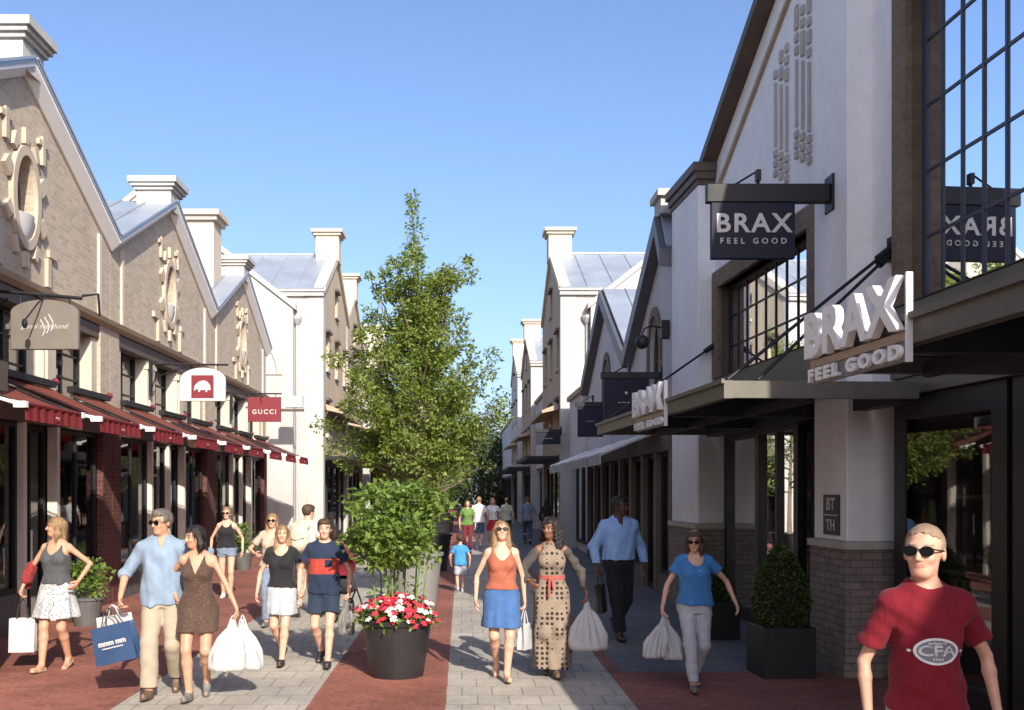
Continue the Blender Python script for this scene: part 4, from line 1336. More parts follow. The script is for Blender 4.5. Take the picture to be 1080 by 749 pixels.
# ---------------------------------------------------------------- grey gabled shops beyond it
def grey_shop(y0, y1, ya, za, label, ze0, ze1, lamp=False, seed=1, Xf=3.75):
    b = empty('grey_shop', (Xf, y0, 0), 0, label, 'shop building', 'grey gabled shops')
    W = y1 - y0; ac = ya - y0; rg = random.Random(seed)
    m = MB()
    wy = ac + (1.0 if ac < 2 else 0)
    hole = [(wy - .55, 3.6), (wy + .55, 3.6), (wy + .55, 4.6)] + [(wy + .55 * math.cos(R(a)), 4.6 + .75 * math.sin(R(a))) for a in range(10, 180, 10)] + [(wy - .55, 4.6)]
    m.holed_x([(0, 3.1), (W, 3.1), (W, ze1), (ac, za), (0, ze0)], [hole], 0, .28)
    m.box(.285, 9, 0.01, .22, 0, min(ze0, 5.2)); m.box(.285, 9, W - .22, W - .01, 0, ze1 - .02); m.box(8.8, 9, .22, W - .22, 0, 5)
    m.build('wall', greyrender, b)
    f = MB(); inner = [(wy + (y - wy) * .86, 3.7 + (z - 3.6) * .93) for y, z in hole]
    f.holed_x(hole, [inner], .08, .16); f.box(.1, .14, wy - .02, wy + .02, 3.68, 5.28); f.box(.102, .138, wy - .5, wy + .5, 4.5, 4.54)
    w = f.build('window', darkwood, b)
    q = MB(); q.quad(*[(.12, y, z) for y, z in inner]); q.build('pane', pane_m, w)
    q = MB(); q.holed_x([(wy + (y - wy) * 1.25, 3.6 + (z - 3.6) * 1.1) for y, z in hole], [hole], -.05, -.003); q.build('surround', brick('surround_brick', None, None, None), w)
    m = MB(); seams_roof(m, 0, ze0 + .02, ac, za + .02, -.1, 9); seams_roof(m, W, ze1 + .02, ac, za + .02, -.1, 9); m.build('roof', zinc, b)
    m = MB()
    for ye, ze in ((0, ze0), (W, ze1)):
        m.hexa([(-.22, ye, ze - .32), (-.003, ye, ze - .32), (-.003, ac, za - .32), (-.22, ac, za - .32)], [(-.22, ye, ze + .015), (-.003, ye, ze + .015), (-.003, ac, za + .015), (-.22, ac, za + .015)])
    m.build('verge', plain('dark_zinc_verge', (.12, .125, .13), .5, .3, var=.2), b)
    if ac < 2:
        m = MB(); m.box(-.15, .5, ac - .3, ac + .3, za, za + .3); m.box(-.22, .57, ac - .38, ac + .38, za + .3, za + .42); m.build('ridge_cap', white, b)
    m = MB(); m.box(1.2, 1.3, .3, W - .3, 0, 5.2); m.build('room_backing', interior_d, b)
    m = MB(); m.box(-.06, .24, .01, W - .01, 2.7, 3.095); m.build('fascia', darkwood, b)
    n = max(3, int(W / 1.3)); ys = np.linspace(.02, W - .02, n + 1)
    for k in range(n):
        a, c = ys[k] + .10, ys[k + 1] - .10
        dr = k % 3 == 1
        window_x(b, .08, a, c, .02 if dr else .4, 2.69, 1, 1, darkmetal, pane_shop, .08, .04, -1, name='door' if dr else 'shop_window')
        if not dr: m = MB(); m.box(.0, .14, a, c, 0, .397); m.build('stall_riser', stone_dark, b)
    for k in range(n + 1):
        m = MB(); m.box(-.03, .2, max(.003, ys[k] - .095), min(W - .003, ys[k] + .095), 0, 2.695); m.build('post', plain('brown_post', (.16, .125, .095), .6, 0, var=.2), b)
    return b
SKY_STRENGTH, SUN_STRENGTH, EXPOSURE = 0.15, 3.85, 0.88
# ================================================================ world, sun, camera
W = bpy.data.worlds.new('World'); scene.world = W; W.use_nodes = True
nt = W.node_tree; nt.nodes.clear()
SUN_EL, SUN_DX, SUN_DY = R(29.5), -.31, .951      # travel direction of the light on the ground
bgn = nt.nodes.new('ShaderNodeBackground'); sky = nt.nodes.new('ShaderNodeTexSky'); wo = nt.nodes.new('ShaderNodeOutputWorld')
sky.sky_type = 'NISHITA'; sky.sun_disc = False; sky.sun_elevation = SUN_EL
az = math.atan2(-SUN_DX, -SUN_DY)                  # compass-style angle of the sun, from +Y towards +X
sky.sun_rotation = az % (2 * math.pi); sky.air_density = 1.0; sky.dust_density = 2.4; sky.ozone_density = 6.0; sky.altitude = 0
bgn.inputs['Strength'].default_value = SKY_STRENGTH
tint = nt.nodes.new('ShaderNodeMix'); tint.data_type = 'RGBA'; tint.blend_type = 'MULTIPLY'; tint.inputs[0].default_value = 1.0; tint.inputs[7].default_value = (1.0, .89, .87, 1)
nt.links.new(sky.outputs[0], tint.inputs[6]); nt.links.new(tint.outputs[2], bgn.inputs[0]); nt.links.new(bgn.outputs[0], wo.inputs[0])
sd = bpy.data.lights.new('sun', 'SUN'); sd.energy = SUN_STRENGTH; sd.angle = R(.53); sd.color = (1.0, .93, .82)
so = bpy.data.objects.new('sun', sd); COL.objects.link(so)
dv = Vector((SUN_DX * math.cos(SUN_EL), SUN_DY * math.cos(SUN_EL), -math.sin(SUN_EL)))
so.rotation_euler = dv.to_track_quat('-Z', 'Y').to_euler(); so.location = (10, -30, 30)
cd = bpy.data.cameras.new('camera'); cd.lens = 35.0; cd.sensor_width = 36.0; cd.shift_x = 53 / 1080; cd.shift_y = 141.5 / 1080
cd.clip_start = .1; cd.clip_end = 3000
co = bpy.data.objects.new('camera', cd); COL.objects.link(co); co.location = (0, 0, 2.0); co.rotation_euler = (R(90), 0, 0); scene.camera = co
vs = scene.view_settings; vs.view_transform = 'Standard'; vs.look = 'None'; vs.exposure = EXPOSURE; vs.gamma = 1.0; vs.use_curve_mapping = False
scene.cycles.max_bounces = 8; scene.cycles.transparent_max_bounces = 12; scene.cycles.glossy_bounces = 4; scene.cycles.use_denoising = True
scene.cycles.caustics_reflective = False; scene.cycles.caustics_refractive = False
def at(px, py, Y): return Vector(((px - 487) / 1050 * Y, Y, 2 + (516 - py) / 1050 * Y))

# ================================================================ ground
pave_l = brick('pale_pavers', (.48, .44, .375), (.42, .385, .33), (.27, .245, .21), .30, .42, .008, var=.18, bumps=.4, ground=True, stain=.26, rough=.8)
pave_g = brick('grey_setts', (.21, .205, .20), (.175, .17, .17), (.12, .12, .12), .22, .11, .007, var=.25, bumps=.4, ground=True, stain=.2, rough=.75)
pave_r = brick('red_brick_paving', (.36, .135, .095), (.30, .11, .078), (.21, .11, .085), .21, .105, .007, var=.3, bumps=.5, ground=True, stain=.32, rough=.8)
def sheet(name, poly, z, mat):
    m = MB(); m.quad(*[(x, y, z) for x, y in poly]); return tag(m.build(name, mat), kind='structure')
sheet('ground', [(-1200, -300), (1200, -300), (1200, 2500), (-1200, 2500)], 0, pave_l)
sheet('red_paving_band', [(-1.42, -20), (-.15, -20), (-.15, 120), (-1.42, 120)], .004, pave_r)
sheet('red_pavement', [(-14, -20), (-3.19, -20), (-3.19, 60), (-14, 60)], .004, pave_r)
sheet('grey_pavement', [(1.60, 10.9), (12, 10.9), (12, 130), (1.60, 130)], .004, pave_g)
sheet('red_forecourt', [(1.60, -20), (12, -20), (12, 10.9), (1.60, 10.9)], .004, pave_r)
sheet('red_edging', [(1.60, 10.9), (1.74, 10.9), (1.74, 60), (1.60, 60)], .008, pave_r)

# ================================================================ buildings
brick_shop(10.55, -6.18, 'tan brick gabled shop behind the rounded taupe hanging sign', seed=1)
brick_shop(17.5, -6.18, 'middle tan brick gabled shop, behind the white sign with the red square', seed=2)
brick_shop(24.45, -6.18, 'far tan brick gabled shop, next to the white rendered house', seed=3)
# unseen block added at left, shaped to cast shade on the first gable
def left_shade_block():
    b = empty('left_shade_block', (-4.85, 0, 0), 0, 'tall unseen block added left of the view to shade the first brick gable', 'shop building')
    m = MB(); m.prism_x([(-6, 0), (10.2, 0), (10.2, 7.75), (6, 8.9), (-6, 8.9)], -8, 0); m.build('wall', cream, b)
    m = MB(); m.box(.003, .2, -6, 10.2, 3.0, 3.3); m.build('fascia', darkwood, b)
    for k in range(7): window_x(b, .06, -5.8 + k * 2.05, -4.0 + k * 2.05, .4, 2.9, 2, 1, black, pane_shop, .08, .04, 1, name='shop_window', dep=.057)
    for k in range(6): window_x(b, .06, -5.3 + k * 2.2, -4.1 + k * 2.2, 4.4, 6.2, 2, 3, darkmetal, pane_m, .07, .04, 1, dep=.057)
left_shade_block()
# chimney behind the brick row
def chimney(p, s, h, label):
    m = MB(); m.box(-s[0], s[0], -s[1], s[1], 0, h); m.box(-s[0] - .1, s[0] + .1, -s[1] - .1, s[1] + .1, h, h + .12); m.box(-s[0] - .18, s[0] + .18, -s[1] - .18, s[1] + .18, h + .12, h + .26)
    return tag(m.build('chimney', cream, loc=p), label, 'chimney')
chimney((-7.0, 26.9, 6.0), (.40, .42), 3.15, 'square cream chimney stack behind the far brick gable')

white_house(34.0, -4.75, 1, 'white house with tan street gable just past the tan brick shops', 'white houses of the left row')
white_house(41.7, -4.9, 1, 'beige gabled house half hidden by the tall tree', 'white houses of the left row', wing=False, seed=2)
white_house(49.4, -4.6, 1, 'white gabled house behind the tall tree, third past the brick shops', 'white houses of the left row', wing=False, seed=3, za=9.6, ze=7.8)
white_house(57.1, -4.8, 1, 'farthest white house of the left row, seen through the tree', 'white houses of the left row', wing=False, seed=4)
brax = brax_shop()
grey_shop(17.80, 22.0, 18.3, 7.0, 'grey rendered shop with dark verge beside the canopied shop', 6.3, 5.0, seed=1)
grey_shop(22.02, 29.6, 25.7, 7.1, 'grey rendered shop with small gable over the striped awnings', 5.0, 5.1, seed=2)
white_house(33.8, 3.38, -1, 'white sunlit house with blue roof and cream chimney on the right', 'white houses of the right row', front=darkfront if False else beige_front, seed=5)
white_house(50.0, 3.5, -1, 'small distant white house with chimney, second on the right', 'white houses of the right row', wing=False, seed=6, ze=8.3, za=10.0)
white_house(61.0, 3.45, -1, 'distant pale house at the far end of the right row', 'white houses of the right row', wing=False, seed=7, ze=9.0, za=10.6, front=paleblue)
# link blocks filling the gaps between the right-hand houses
def low_block(x0, x1, y0, y1, h, label, mat):
    b = empty('flat_roofed_shop', ((x0 + x1) / 2, y0, 0), 0, label, 'shop building')
    cx = (x0 + x1) / 2
    m = MB(); m.box(x0 - cx, x1 - cx, 0, y1 - y0, 3.0, h); m.box(x0 - cx + .3, x1 - cx - .3, .05, y1 - y0 - .05, 0, 3.0); m.build('wall', mat, b)
    m = MB(); m.box(x0 - cx - .1, x1 - cx + .1, -.05, y1 - y0 + .02, h, h + .15); m.build('parapet', cornice_m, b)
    sg = -1 if x0 > 0 else 1
    xf = (x0 if sg < 0 else x1) - cx
    n = max(2, int((y1 - y0) / 1.6)); ys = np.linspace(.05, y1 - y0 - .05, n + 1)
    for k in range(n):
        window_x(b, xf + (.2 if sg < 0 else -.2), ys[k] + .08, ys[k + 1] - .08, .3, 2.9, 1, 1, darkmetal, pane_shop, .08, .04, sg, name='shop_window')
    return b
low_block(3.6, 12, 29.65, 33.2, 4.9, 'low flat-roofed grey shop between grey gable and white house', greyrender)
low_block(3.7, 12, 41.3, 49.7, 6.2, 'flat-roofed pale shop between the white houses on the right', paleblue)
low_block(3.6, 12, 68.6, 92.0, 7.0, 'long pale flat-roofed block at the far right end of the street', paleblue)
low_block(-13, -4.9, 64.7, 92.0, 6.5, 'long beige flat-roofed block at the far left end of the street', beige_front)
# unseen block added at right, roof line stepped to shade pavement and near man
def right_shade_block():
    b = empty('unseen_shade_block', (4.9, 0, 0), 0, 'unseen block added right of the view, roof line shaped for its shade', 'shop building')
    m = MB(); m.prism_x([(-9, 0), (3.4, 0), (3.4, 4.6), (1.2, 5.2), (.2, 5.5), (-1.0, 5.85), (-3.0, 6.36), (-4.15, 6.46), (-4.15, 4.2), (-9, 4.2)], 0, 8); m.build('wall', brax_wall, b)
    m = MB(); m.box(-.2, -.003, -9, 3.4, 2.9, 3.2); m.build('fascia', darkwood, b)
    for k in range(6): window_x(b, -.01, -8.8 + k * 2, -7.0 + k * 2, .3, 2.8, 2, 1, black, pane_shop, .08, .04, -1, name='shop_window', dep=.07)
    return b
right_shade_block()

# ================================================================ hanging signs and wall fittings
def round_sign():
    s = empty('hanging_sign', (-5.02, 12.0, 0), 0, 'taupe sign board with rounded top and faded script on black bracket', 'sign')
    hw = .41; z0, z1 = 3.68, 4.12
    top = [(hw * math.cos(R(a)), z1 + .16 * math.sin(R(a))) for a in range(0, 181, 12)]
    m = MB(); m.prism_y([(-hw, z0), (hw, z0)] + top, -.035, .035); m.build('board', signtaupe, s, bevel=.008)
    tt = text('gianni marchand', .085, .004, 'cam', (0, -.038, 3.955), stone_pale, 'lettering', s, shear=.35); 
    m = MB()
    for k in range(3): m.tube([(-.02 + .05 * k + .03 * math.sin(t), -.04, 3.84 + .05 * t + .03 * k) for t in np.linspace(0, 4, 9)], .007, 5)
    m.build('monogram', signwhite, s)
    m = MB(); m.tube([(-1.16, 0, 4.44), (.44, 0, 4.30)], .022, 8); m.tube([(-1.14, 0, 3.75), (-.8, 0, 4.05), (-.45, 0, 4.30)], .016, 8)
    m.tube([(-.8, 0, 4.0), (-.72, .0, 4.18), (-.82, 0, 4.28), (-.9, 0, 4.18)], .012, 6)
    m.box(-1.158, -1.11, -.06, .06, 3.7, 4.5); m.tube([(-.3, 0, 4.33), (-.3, 0, 4.24)], .01, 6); m.tube([(.3, 0, 4.3), (.3, 0, 4.2)], .01, 6)
    m.tube([(.44, 0, 4.33), (.62, .05, 4.36), (.62, .1, 4.1)], .018, 6)
    m.build('bracket', darkmetal, s)
    m = MB(); m.tube([(0, 0, 4.33), (-.02, -.18, 4.2), (-.08, -.34, 4.0)], .010, 6); 
    o = m.build('spot_lamp', darkmetal, s)
    m2 = MB(); m2.sphere((-.09, -.36, 3.94), (.035, .035, .06), 10, 6); m2.build('lamp_head', darkmetal, s)
    return s
def oval_sign():
    s = empty('hanging_sign', (-5.12, 19.7, 0), 0, 'white round-topped hanging sign with red square and white animal emblem', 'sign')
    hw = .45; z0, z1 = 3.74, 4.16
    top = [(hw * math.cos(R(a)), z1 + .24 * math.sin(R(a))) for a in range(0, 181, 10)]
    m = MB(); m.prism_y([(-hw, z0), (hw, z0)] + top, -.035, .035); m.build('board', signwhite, s, bevel=.008)
    m = MB(); m.box(-.22, .22, -.043, -.037, 3.80, 4.25); m.build('red_square', signred, s)
    body = [(-.17, 3.96), (-.15, 4.05), (-.08, 4.12), (.02, 4.15), (.10, 4.12), (.15, 4.05), (.165, 3.96), (.10, 3.96), (.09, 3.92), (.06, 3.92), (.06, 3.96), (-.04, 3.96), (-.05, 3.92), (-.08, 3.92), (-.09, 3.97), (-.13, 3.98), (-.15, 3.94)]
    m = MB(); m.holed_x([(x, z) for x, z in body], [], 0, .004)
    m.v = [(y, -.047 + x, z) for x, y, z in m.v]; m.build('animal_emblem', signwhite, s)
    m = MB(); m.tube([(-1.05, 0, 4.48), (.5, 0, 4.46)], .02, 8); m.tube([(-1.03, 0, 3.9), (-.95, 0, 4.2), (-.5, 0, 4.38), (-.2, 0, 4.47)], .014, 8); m.box(-1.058, -1.01, -.05, .05, 3.85, 4.55)
    m.tube([(-.28, 0, 4.46), (-.28, 0, 4.3)], .01, 6); m.tube([(.28, 0, 4.46), (.28, 0, 4.3)], .01, 6); m.build('bracket', darkmetal, s)
    return s
def red_sign():
    s = empty('hanging_sign', (-5.27, 26.6, 0), 0, 'small red rectangular hanging sign with pale capital letters', 'sign')
    m = MB(); m.box(-.44, .44, -.035, .035, 3.80, 4.46); m.build('board', signred, s, bevel=.008)
    text('GUCCI', .17, .006, 'cam', (0, -.038, 4.06), signwhite, 'lettering', s, spacing=1.35, off=.003)
    m = MB(); m.tube([(-.90, 0, 4.56), (.46, 0, 4.55)], .02, 8); m.tube([(-.89, 0, 3.9), (-.8, 0, 4.3), (-.45, 0, 4.5)], .014, 8); m.box(-.908, -.86, -.05, .05, 3.85, 4.62)
    m.tube([(-.3, 0, 4.55), (-.3, 0, 4.45)], .01, 6); m.tube([(.3, 0, 4.55), (.3, 0, 4.45)], .01, 6); m.tube([(-.1, -.02, 4.56), (-.05, -.2, 4.5), (0, -.25, 4.42)], .012, 6); m.build('bracket', darkmetal, s)
    return s
round_sign(); oval_sign(); red_sign()
s = empty('box_sign', (-5.4, 32.0, 0), 0, 'small grey box sign with brown ledge behind the red sign', 'sign')
m = MB(); m.box(-.25, .30, -.08, .08, 4.62, 5.0); m.build('board', greymetal, s, bevel=.01)
m = MB(); m.box(-.6, .32, -.1, .1, 4.50, 4.58); m.build('ledge', darkwood, s)

def beam_sign(loc, w, h, beam_l, label, lines, zt, group=None, rz=0.0, bh=.2):
    s = empty('hanging_sign', loc, rz, label, 'sign', group)
    m = MB(); m.box(-w / 2, w / 2, -.04, .04, zt - h, zt); m.build('board', signnavy, s, bevel=.006)
    m = MB(); m.box(-w / 2 - .05, -w / 2 + beam_l, -.055, .055, zt + .002, zt + .002 + bh); m.box(-w / 2 + beam_l, -w / 2 + beam_l + .04, -.12, .12, zt - .1, zt + bh + .1); m.build('beam', darkmetal, s, bevel=.006)
    m = MB(); m.tube([(-.2, 0, zt + bh), (.02, -.02, zt + bh + .13)], .012, 6); m.tube([(.06, -.01, zt + bh - .0), (.06, -.01, zt + bh + .06)], .02, 6); m.cbox((.06, -.01, zt + bh + .10), (.05, .08, .12)); m.build('spot_lamp', darkmetal, s)
    for (t, sz, dz, sp, of, sxx) in lines:
        for f, yy in (('cam', -.044), ('back', .044)):
            text(t, sz, .006, f, (0, yy, zt - dz), signwhite, 'lettering', s, off=of, spacing=sp, sx=sxx)
    return s
beam_sign((3.21, 11.0, 0), .92, .62, 1.30, 'large navy hanging sign with white BRAX lettering on a black beam', [('BRAX', .29, .24, 1.16, .006, 1.04), ('FEEL GOOD', .088, .43, 1.75, .001, 1.0)], 5.16)
beam_sign((2.95, 17.9 , 0), .80, .72, 1.0, 'navy hanging sign with small pale lettering over the grey shopfront', [('o', .14, .22, 1, .004, 1), ('GEOX', .09, .42, 1.2, .001, 1)][1:] if False else [('•', .2, .26, 1, 0, 1), ('– – – –', .10, .42, 1, .002, 1)], 3.98, 'dark hanging signs beyond the canopied shop', bh=.12)
beam_sign((3.1, 24.0, 0), .62, .72, .9, 'dark hanging sign over the pale striped awnings', [('– – –', .09, .34, 1, .002, 1)], 3.98, 'dark hanging signs beyond the canopied shop', bh=.12)
beam_sign((2.9, 33.3, 0), .8, .4, .8, 'distant dark hanging sign on the white house', [('– – –', .12, .2, 1, .004, 1)], 3.9, 'dark hanging signs beyond the canopied shop', bh=.1)

def canopy_letters(y0, y1, z0, label):
    """channel letters standing on the canopy edge, in the canopied shop's own axes"""
    th = math.atan(.05)
    s = empty('letter_sign', (4.62, 0, 0), th, label, 'sign', 'letter signs on the canopies')
    x = -1.70; yc = (y0 + y1) / 2; w = y1 - y0
    m = MB(); m.box(x - .01, x + .05, y0, y1, z0 + .118, z0 + .172); m.build('rail', plain('tan_rail', (.36, .27, .19), .5, 0, var=.12), s)
    m = MB()
    m.box(x - .01, x + .03, y0 - .022, y0 - .005, z0 - .01, z0 + .52)
    m.build('upright', whitemetal, s)
    me = text_mb('BRAX', .60, .055, .018, 1.10)
    xs = [v.co.x for v in me.vertices]; k = w / (max(xs) - min(xs)); ys_ = [v.co.y for v in me.vertices]; kz = .325 / (max(ys_) - min(ys_))
    cxm = (max(xs) + min(xs)) / 2; cym = (max(ys_) + min(ys_)) / 2
    me.transform(Matrix.Translation((x - .03, yc, z0 + .345)) @ FACE['west'].to_4x4() @ Matrix.Diagonal((k, kz, 1, 1)) @ Matrix.Translation((-cxm, -cym, 0)))
    me.materials.clear(); link_mesh('big_lettering', me, plain('white_letter_enamel', (.84, .84, .83), .4, 0, var=.03), s)
    me = text_mb('FEEL GOOD', .16, .03, .008, 1.35)
    xs = [v.co.x for v in me.vertices]; k = w * .98 / (max(xs) - min(xs)); ys_ = [v.co.y for v in me.vertices]; kz = .095 / (max(ys_) - min(ys_))
    cxm = (max(xs) + min(xs)) / 2; cym = (max(ys_) + min(ys_)) / 2
    me.transform(Matrix.Translation((x - .02, yc, z0 + .060)) @ FACE['west'].to_4x4() @ Matrix.Diagonal((k, kz, 1, 1)) @ Matrix.Translation((-cxm, -cym, 0)))
    me.materials.clear(); link_mesh('small_lettering', me, plain('white_letter_enamel', (.84, .84, .83)), s)
    m = MB(); m.box(x + .0, x + .03, y0, y1, z0 - .002, z0 + .116); m.build('backing', plain('sign_backing', (.22, .22, .23), .5, .2, var=.1), s)
    return s
canopy_letters(5.97, 7.36, 2.76, 'nearest raised white BRAX letters standing on the canopy edge')
canopy_letters(11.6, 13.05, 2.74, 'farther raised white BRAX letters on the second canopy edge')

# globe lamp on an arm beside the canopied shop
s = empty('wall_lamp', (3.72, 18.0, 0), 0, 'black globe wall lamp on a short arm above the grey shop', 'lamp')
m = MB(); m.box(-.12, .02, -.08, .08, 4.72, 5.05); m.build('back_box', darkmetal, s, bevel=.01)
m = MB(); m.tube([(-.1, 0, 4.92), (-.3, 0, 4.95), (-.42, 0, 4.9), (-.46, 0, 4.8)], .016, 6); m.build('arm', darkmetal, s)
m = MB(); m.sphere((-.46, 0, 4.66), .13, 16, 10); m.build('globe', black, s, smooth=True)
# pale awnings of the grey shops
for k in range(5):
    y0 = 18.6 + k * 2.2; xo, xi, zo, zi = -1.15, -.02, 2.62, 3.08
    o = empty('pale_awning', (3.75, y0, 0), 0, None, 'awning', 'pale awnings of the grey shops')
    o['label'] = ('nearest pale awning of the grey shops, beside the second canopy', 'second pale awning over the grey shopfronts', 'middle pale awning over the grey shopfronts', 'fourth pale awning over the grey shopfronts', 'farthest pale awning of the grey shops, at the white pier')[k]
    m = MB(); m.hexa([(xi, 0, zi), (xo, 0, zo), (xo, 1.9, zo), (xi, 1.9, zi)], [(xi, 0, zi + .02), (xo, 0, zo + .02), (xo, 1.9, zo + .02), (xi, 1.9, zi + .02)]); m.build('awning_cloth', translucent_cloth('pale_awning_cloth', (.68, .68, .67), .5), o)
    m = MB(); m.box(xo - .02, xo, 0, 1.9, zo - .16, zo + .02); m.build('valance', MATS['pale_awning_cloth'], o)
    for yy in (-.02, 1.92): 
        m = MB(); m.tube([(xi, yy, zi + .04), (xo, yy, zo + .05)], .025, 6); m.build('arm', whitemetal, o)

# ================================================================ plants
def leaf_cloud(mb, pts, size, rg, up=.35, asp=.5, fold=.25):
    for (p, nrm) in pts:
        s = size * rg.uniform(.6, 1.25)
        d = Vector((rg.gauss(0, 1), rg.gauss(0, 1), rg.gauss(0, .7) - .25)) + Vector(nrm) * .8
        d.normalize()
        n = Vector((rg.gauss(0, .7), rg.gauss(0, .7), up + rg.random())); sd_ = d.cross(n)
        if sd_.length < .05: continue
        sd_.normalize(); up_ = sd_.cross(d)
        p = Vector(p); t = p + d * s; mid = p + d * s * .45
        a = mid + sd_ * s * asp * .5 + up_ * s * fold * .3; b = mid - sd_ * s * asp * .5 + up_ * s * fold * .3
        mb.add([p, a, t, b], [(0, 1, 2, 3)])

def clump(rg, c, r, n, sq=1.0):
    out = []
    for _ in range(n):
        v = Vector((rg.gauss(0, 1), rg.gauss(0, 1), rg.gauss(0, 1))); v.normalize()
        q = rg.random() ** .45
        out.append((Vector(c) + Vector((v.x * r, v.y * r, v.z * r * sq)) * q, v))
    return out

leaf_tree = leafmat('ornamental_pear_leaf', (.11, .175, .026), (.30, .35, .09), .45)
leaf_shrub = leafmat('shrub_leaf', (.085, .155, .022), (.21, .29, .065), .35)
leaf_box = leafmat('box_leaf', (.04, .07, .014), (.11, .15, .035), .25)
leaf_far = leafmat('far_leaf', (.03, .05, .015), (.07, .10, .03), .3)
bark = plain('grey_bark', (.16, .125, .09), .85, 0, var=.3, nscale=12, bump=.5, bscale=40)
greenstem = plain('green_cane', (.13, .21, .05), .5, 0, var=.25, nscale=10)
tub_m = plain('black_tub', (.022, .021, .022), .38, 0, var=.2, nscale=4)
tubgrey_m = plain('grey_tub', (.22, .21, .20), .55, 0, var=.12, nscale=4)
soil = plain('dark_soil', (.03, .022, .016), .95, 0, var=.4, nscale=20)

def tub(name, loc, r0, r1, h, label, mat, group=None):
    t = empty(name, loc, 0, label, 'planter', group)
    m = MB(); m.lathe([(r0, 0), (r1, h - .05), (r1 + .03, h - .05), (r1 + .035, h), (r1 - .02, h), (r1 - .035, h - .08)], n=40, cap=False)
    m.add([(r0 * math.cos(a), r0 * math.sin(a), .002) for a in np.linspace(0, 2 * math.pi, 41)[:-1]], [tuple(range(40))])
    m.build('pot', mat, t, smooth=False)
    m = MB(); m.add([((r1 - .02) * math.cos(a), (r1 - .02) * math.sin(a), h - .07) for a in np.linspace(0, 2 * math.pi, 31)[:-1]], [tuple(range(30))]); m.build('earth', soil, t)
    return t

# the tall tree in the grey tub
TX, TY = -.80, 17.0
def tall_tree(loc, label, seed, h=7.1, group='street trees in tubs', dense=1.0, spec=None):
    rg = random.Random(seed)
    t = empty('street_tree', loc, 0, label, 'tree', group)
    tr = MB(); z0 = .8
    pts = []; 
    for i in range(10):
        q = i / 9; pts.append((.10 * math.sin(q * 5 + seed) * q, .08 * math.cos(q * 4) * q, z0 + (h - .3 - z0) * q))
    tr.tube(pts, [.065 * (1 - .88 * i / 9) for i in range(10)], 8)
    lf = MB()
    def trunk_at(z):
        q = (z - z0) / (h - .3 - z0); q = min(max(q, 0), 1); i = min(8, int(q * 9)); f = q * 9 - i
        return Vector(pts[i]).lerp(Vector(pts[i + 1]), f)
    def branch(zs, az_, ln, rise, cl, r, n):
        a = trunk_at(zs); d = Vector((math.cos(az_), math.sin(az_), 0))
        ps = [a + d * ln * (u ** .8) + Vector((0, 0, rise * u ** 1.25)) + Vector((rg.gauss(0, .03), rg.gauss(0, .03), 0)) for u in np.linspace(0, 1, 7)]
        tr.tube(ps, [.026 * (1 - .8 * u) for u in np.linspace(0, 1, 7)], 5)
        for k in range(cl):
            u = .30 + .74 * (k + rg.random() * .5) / cl
            i = min(5, int(u * 6)); p = ps[i].lerp(ps[i + 1], min(1.2, u * 6 - i))
            p = p + Vector((rg.gauss(0, .10), rg.gauss(0, .10), rg.gauss(0, .08)))
            rr = r * rg.uniform(.55, 1.0) * (1.1 - .4 * u)
            leaf_cloud(lf, clump(rg, p, rr, int(n * dense * 1.9)), .082, rg)
            tr.tube([ps[max(0, i - 0)], p], [.008, .003], 4)
    for (zs, az_, ln, rise, cl, r, n) in spec(rg): branch(zs, az_, ln, rise, cl, r, n)
    # leader
    for (zc, rr, n) in ((h - .12, .13, 60), (h - .38, .13, 60), (h - .72, .20, 90), (h - .98, .15, 60), (h - 1.18, .2, 90), (h - 1.5, .06, 10)):
        leaf_cloud(lf, clump(rg, trunk_at(zc - .1) + Vector((rg.gauss(0, .05), 0, .12)), rr, int(n * 1.6), 1.2), .075, rg)
    tr.build('trunk', bark, t)
    lf.build('crown', leaf_tree, t)
    return t
def spec_main(rg):
    out = []
    # (height on the trunk, azimuth, length, rise, clumps, clump radius, leaves per clump)
    A = []
    for k in range(58):
        z = 2.05 + 2.9 * (k / 57) ** 1.15
        q = (z - 2.05) / 2.9
        ln = 1.30 - .74 * q + rg.uniform(-.20, .14)
        if z < 2.5: ln *= .78
        A.append((z, k * 2.399 + rg.uniform(-.3, .3), ln, .55 + .45 * q + rg.uniform(-.1, .2), 6, .25, 40))
    A += [(4.1, 3.0, .85, 1.65, 6, .17, 24), (4.4, .2, .62, 1.3, 6, .24, 40), (4.6, -.35, .75, 1.1, 6, .25, 46), (4.9, .6, .45, .95, 5, .25, 46), (4.7, 1.9, .35, .9, 5, .22, 30),
          (3.4, 3.3, 1.5, .75, 7, .25, 40), (3.2, .1, 1.35, 1.05, 7, .24, 44), (2.7, -.2, 1.35, .6, 7, .25, 44), (2.6, 3.0, 1.65, .5, 7, .24, 36), (2.3, .5, 1.15, .5, 6, .25, 40), (2.2, 2.7, 1.3, .3, 6, .24, 34), (3.0, 4.0, 1.5, .7, 6, .25, 36), (2.9, 2.7, 1.55, .8, 7, .25, 42), (3.5, 2.9, 1.3, .8, 7, .25, 42), (3.8, 3.3, 1.1, .9, 6, .24, 38), (2.2, 3.1, 1.25, .55, 6, .26, 40), (3.0, 5.5, 1.3, .8, 6, .25, 36)]
    return A
tub('planter_tub', (TX, TY, 0), .36, .46, .92, 'tall grey tub holding the tall street tree', tubgrey_m)
tall_tree((TX, TY, 0), 'tall loose green street tree rising above the flower tub', 5, spec=spec_main)

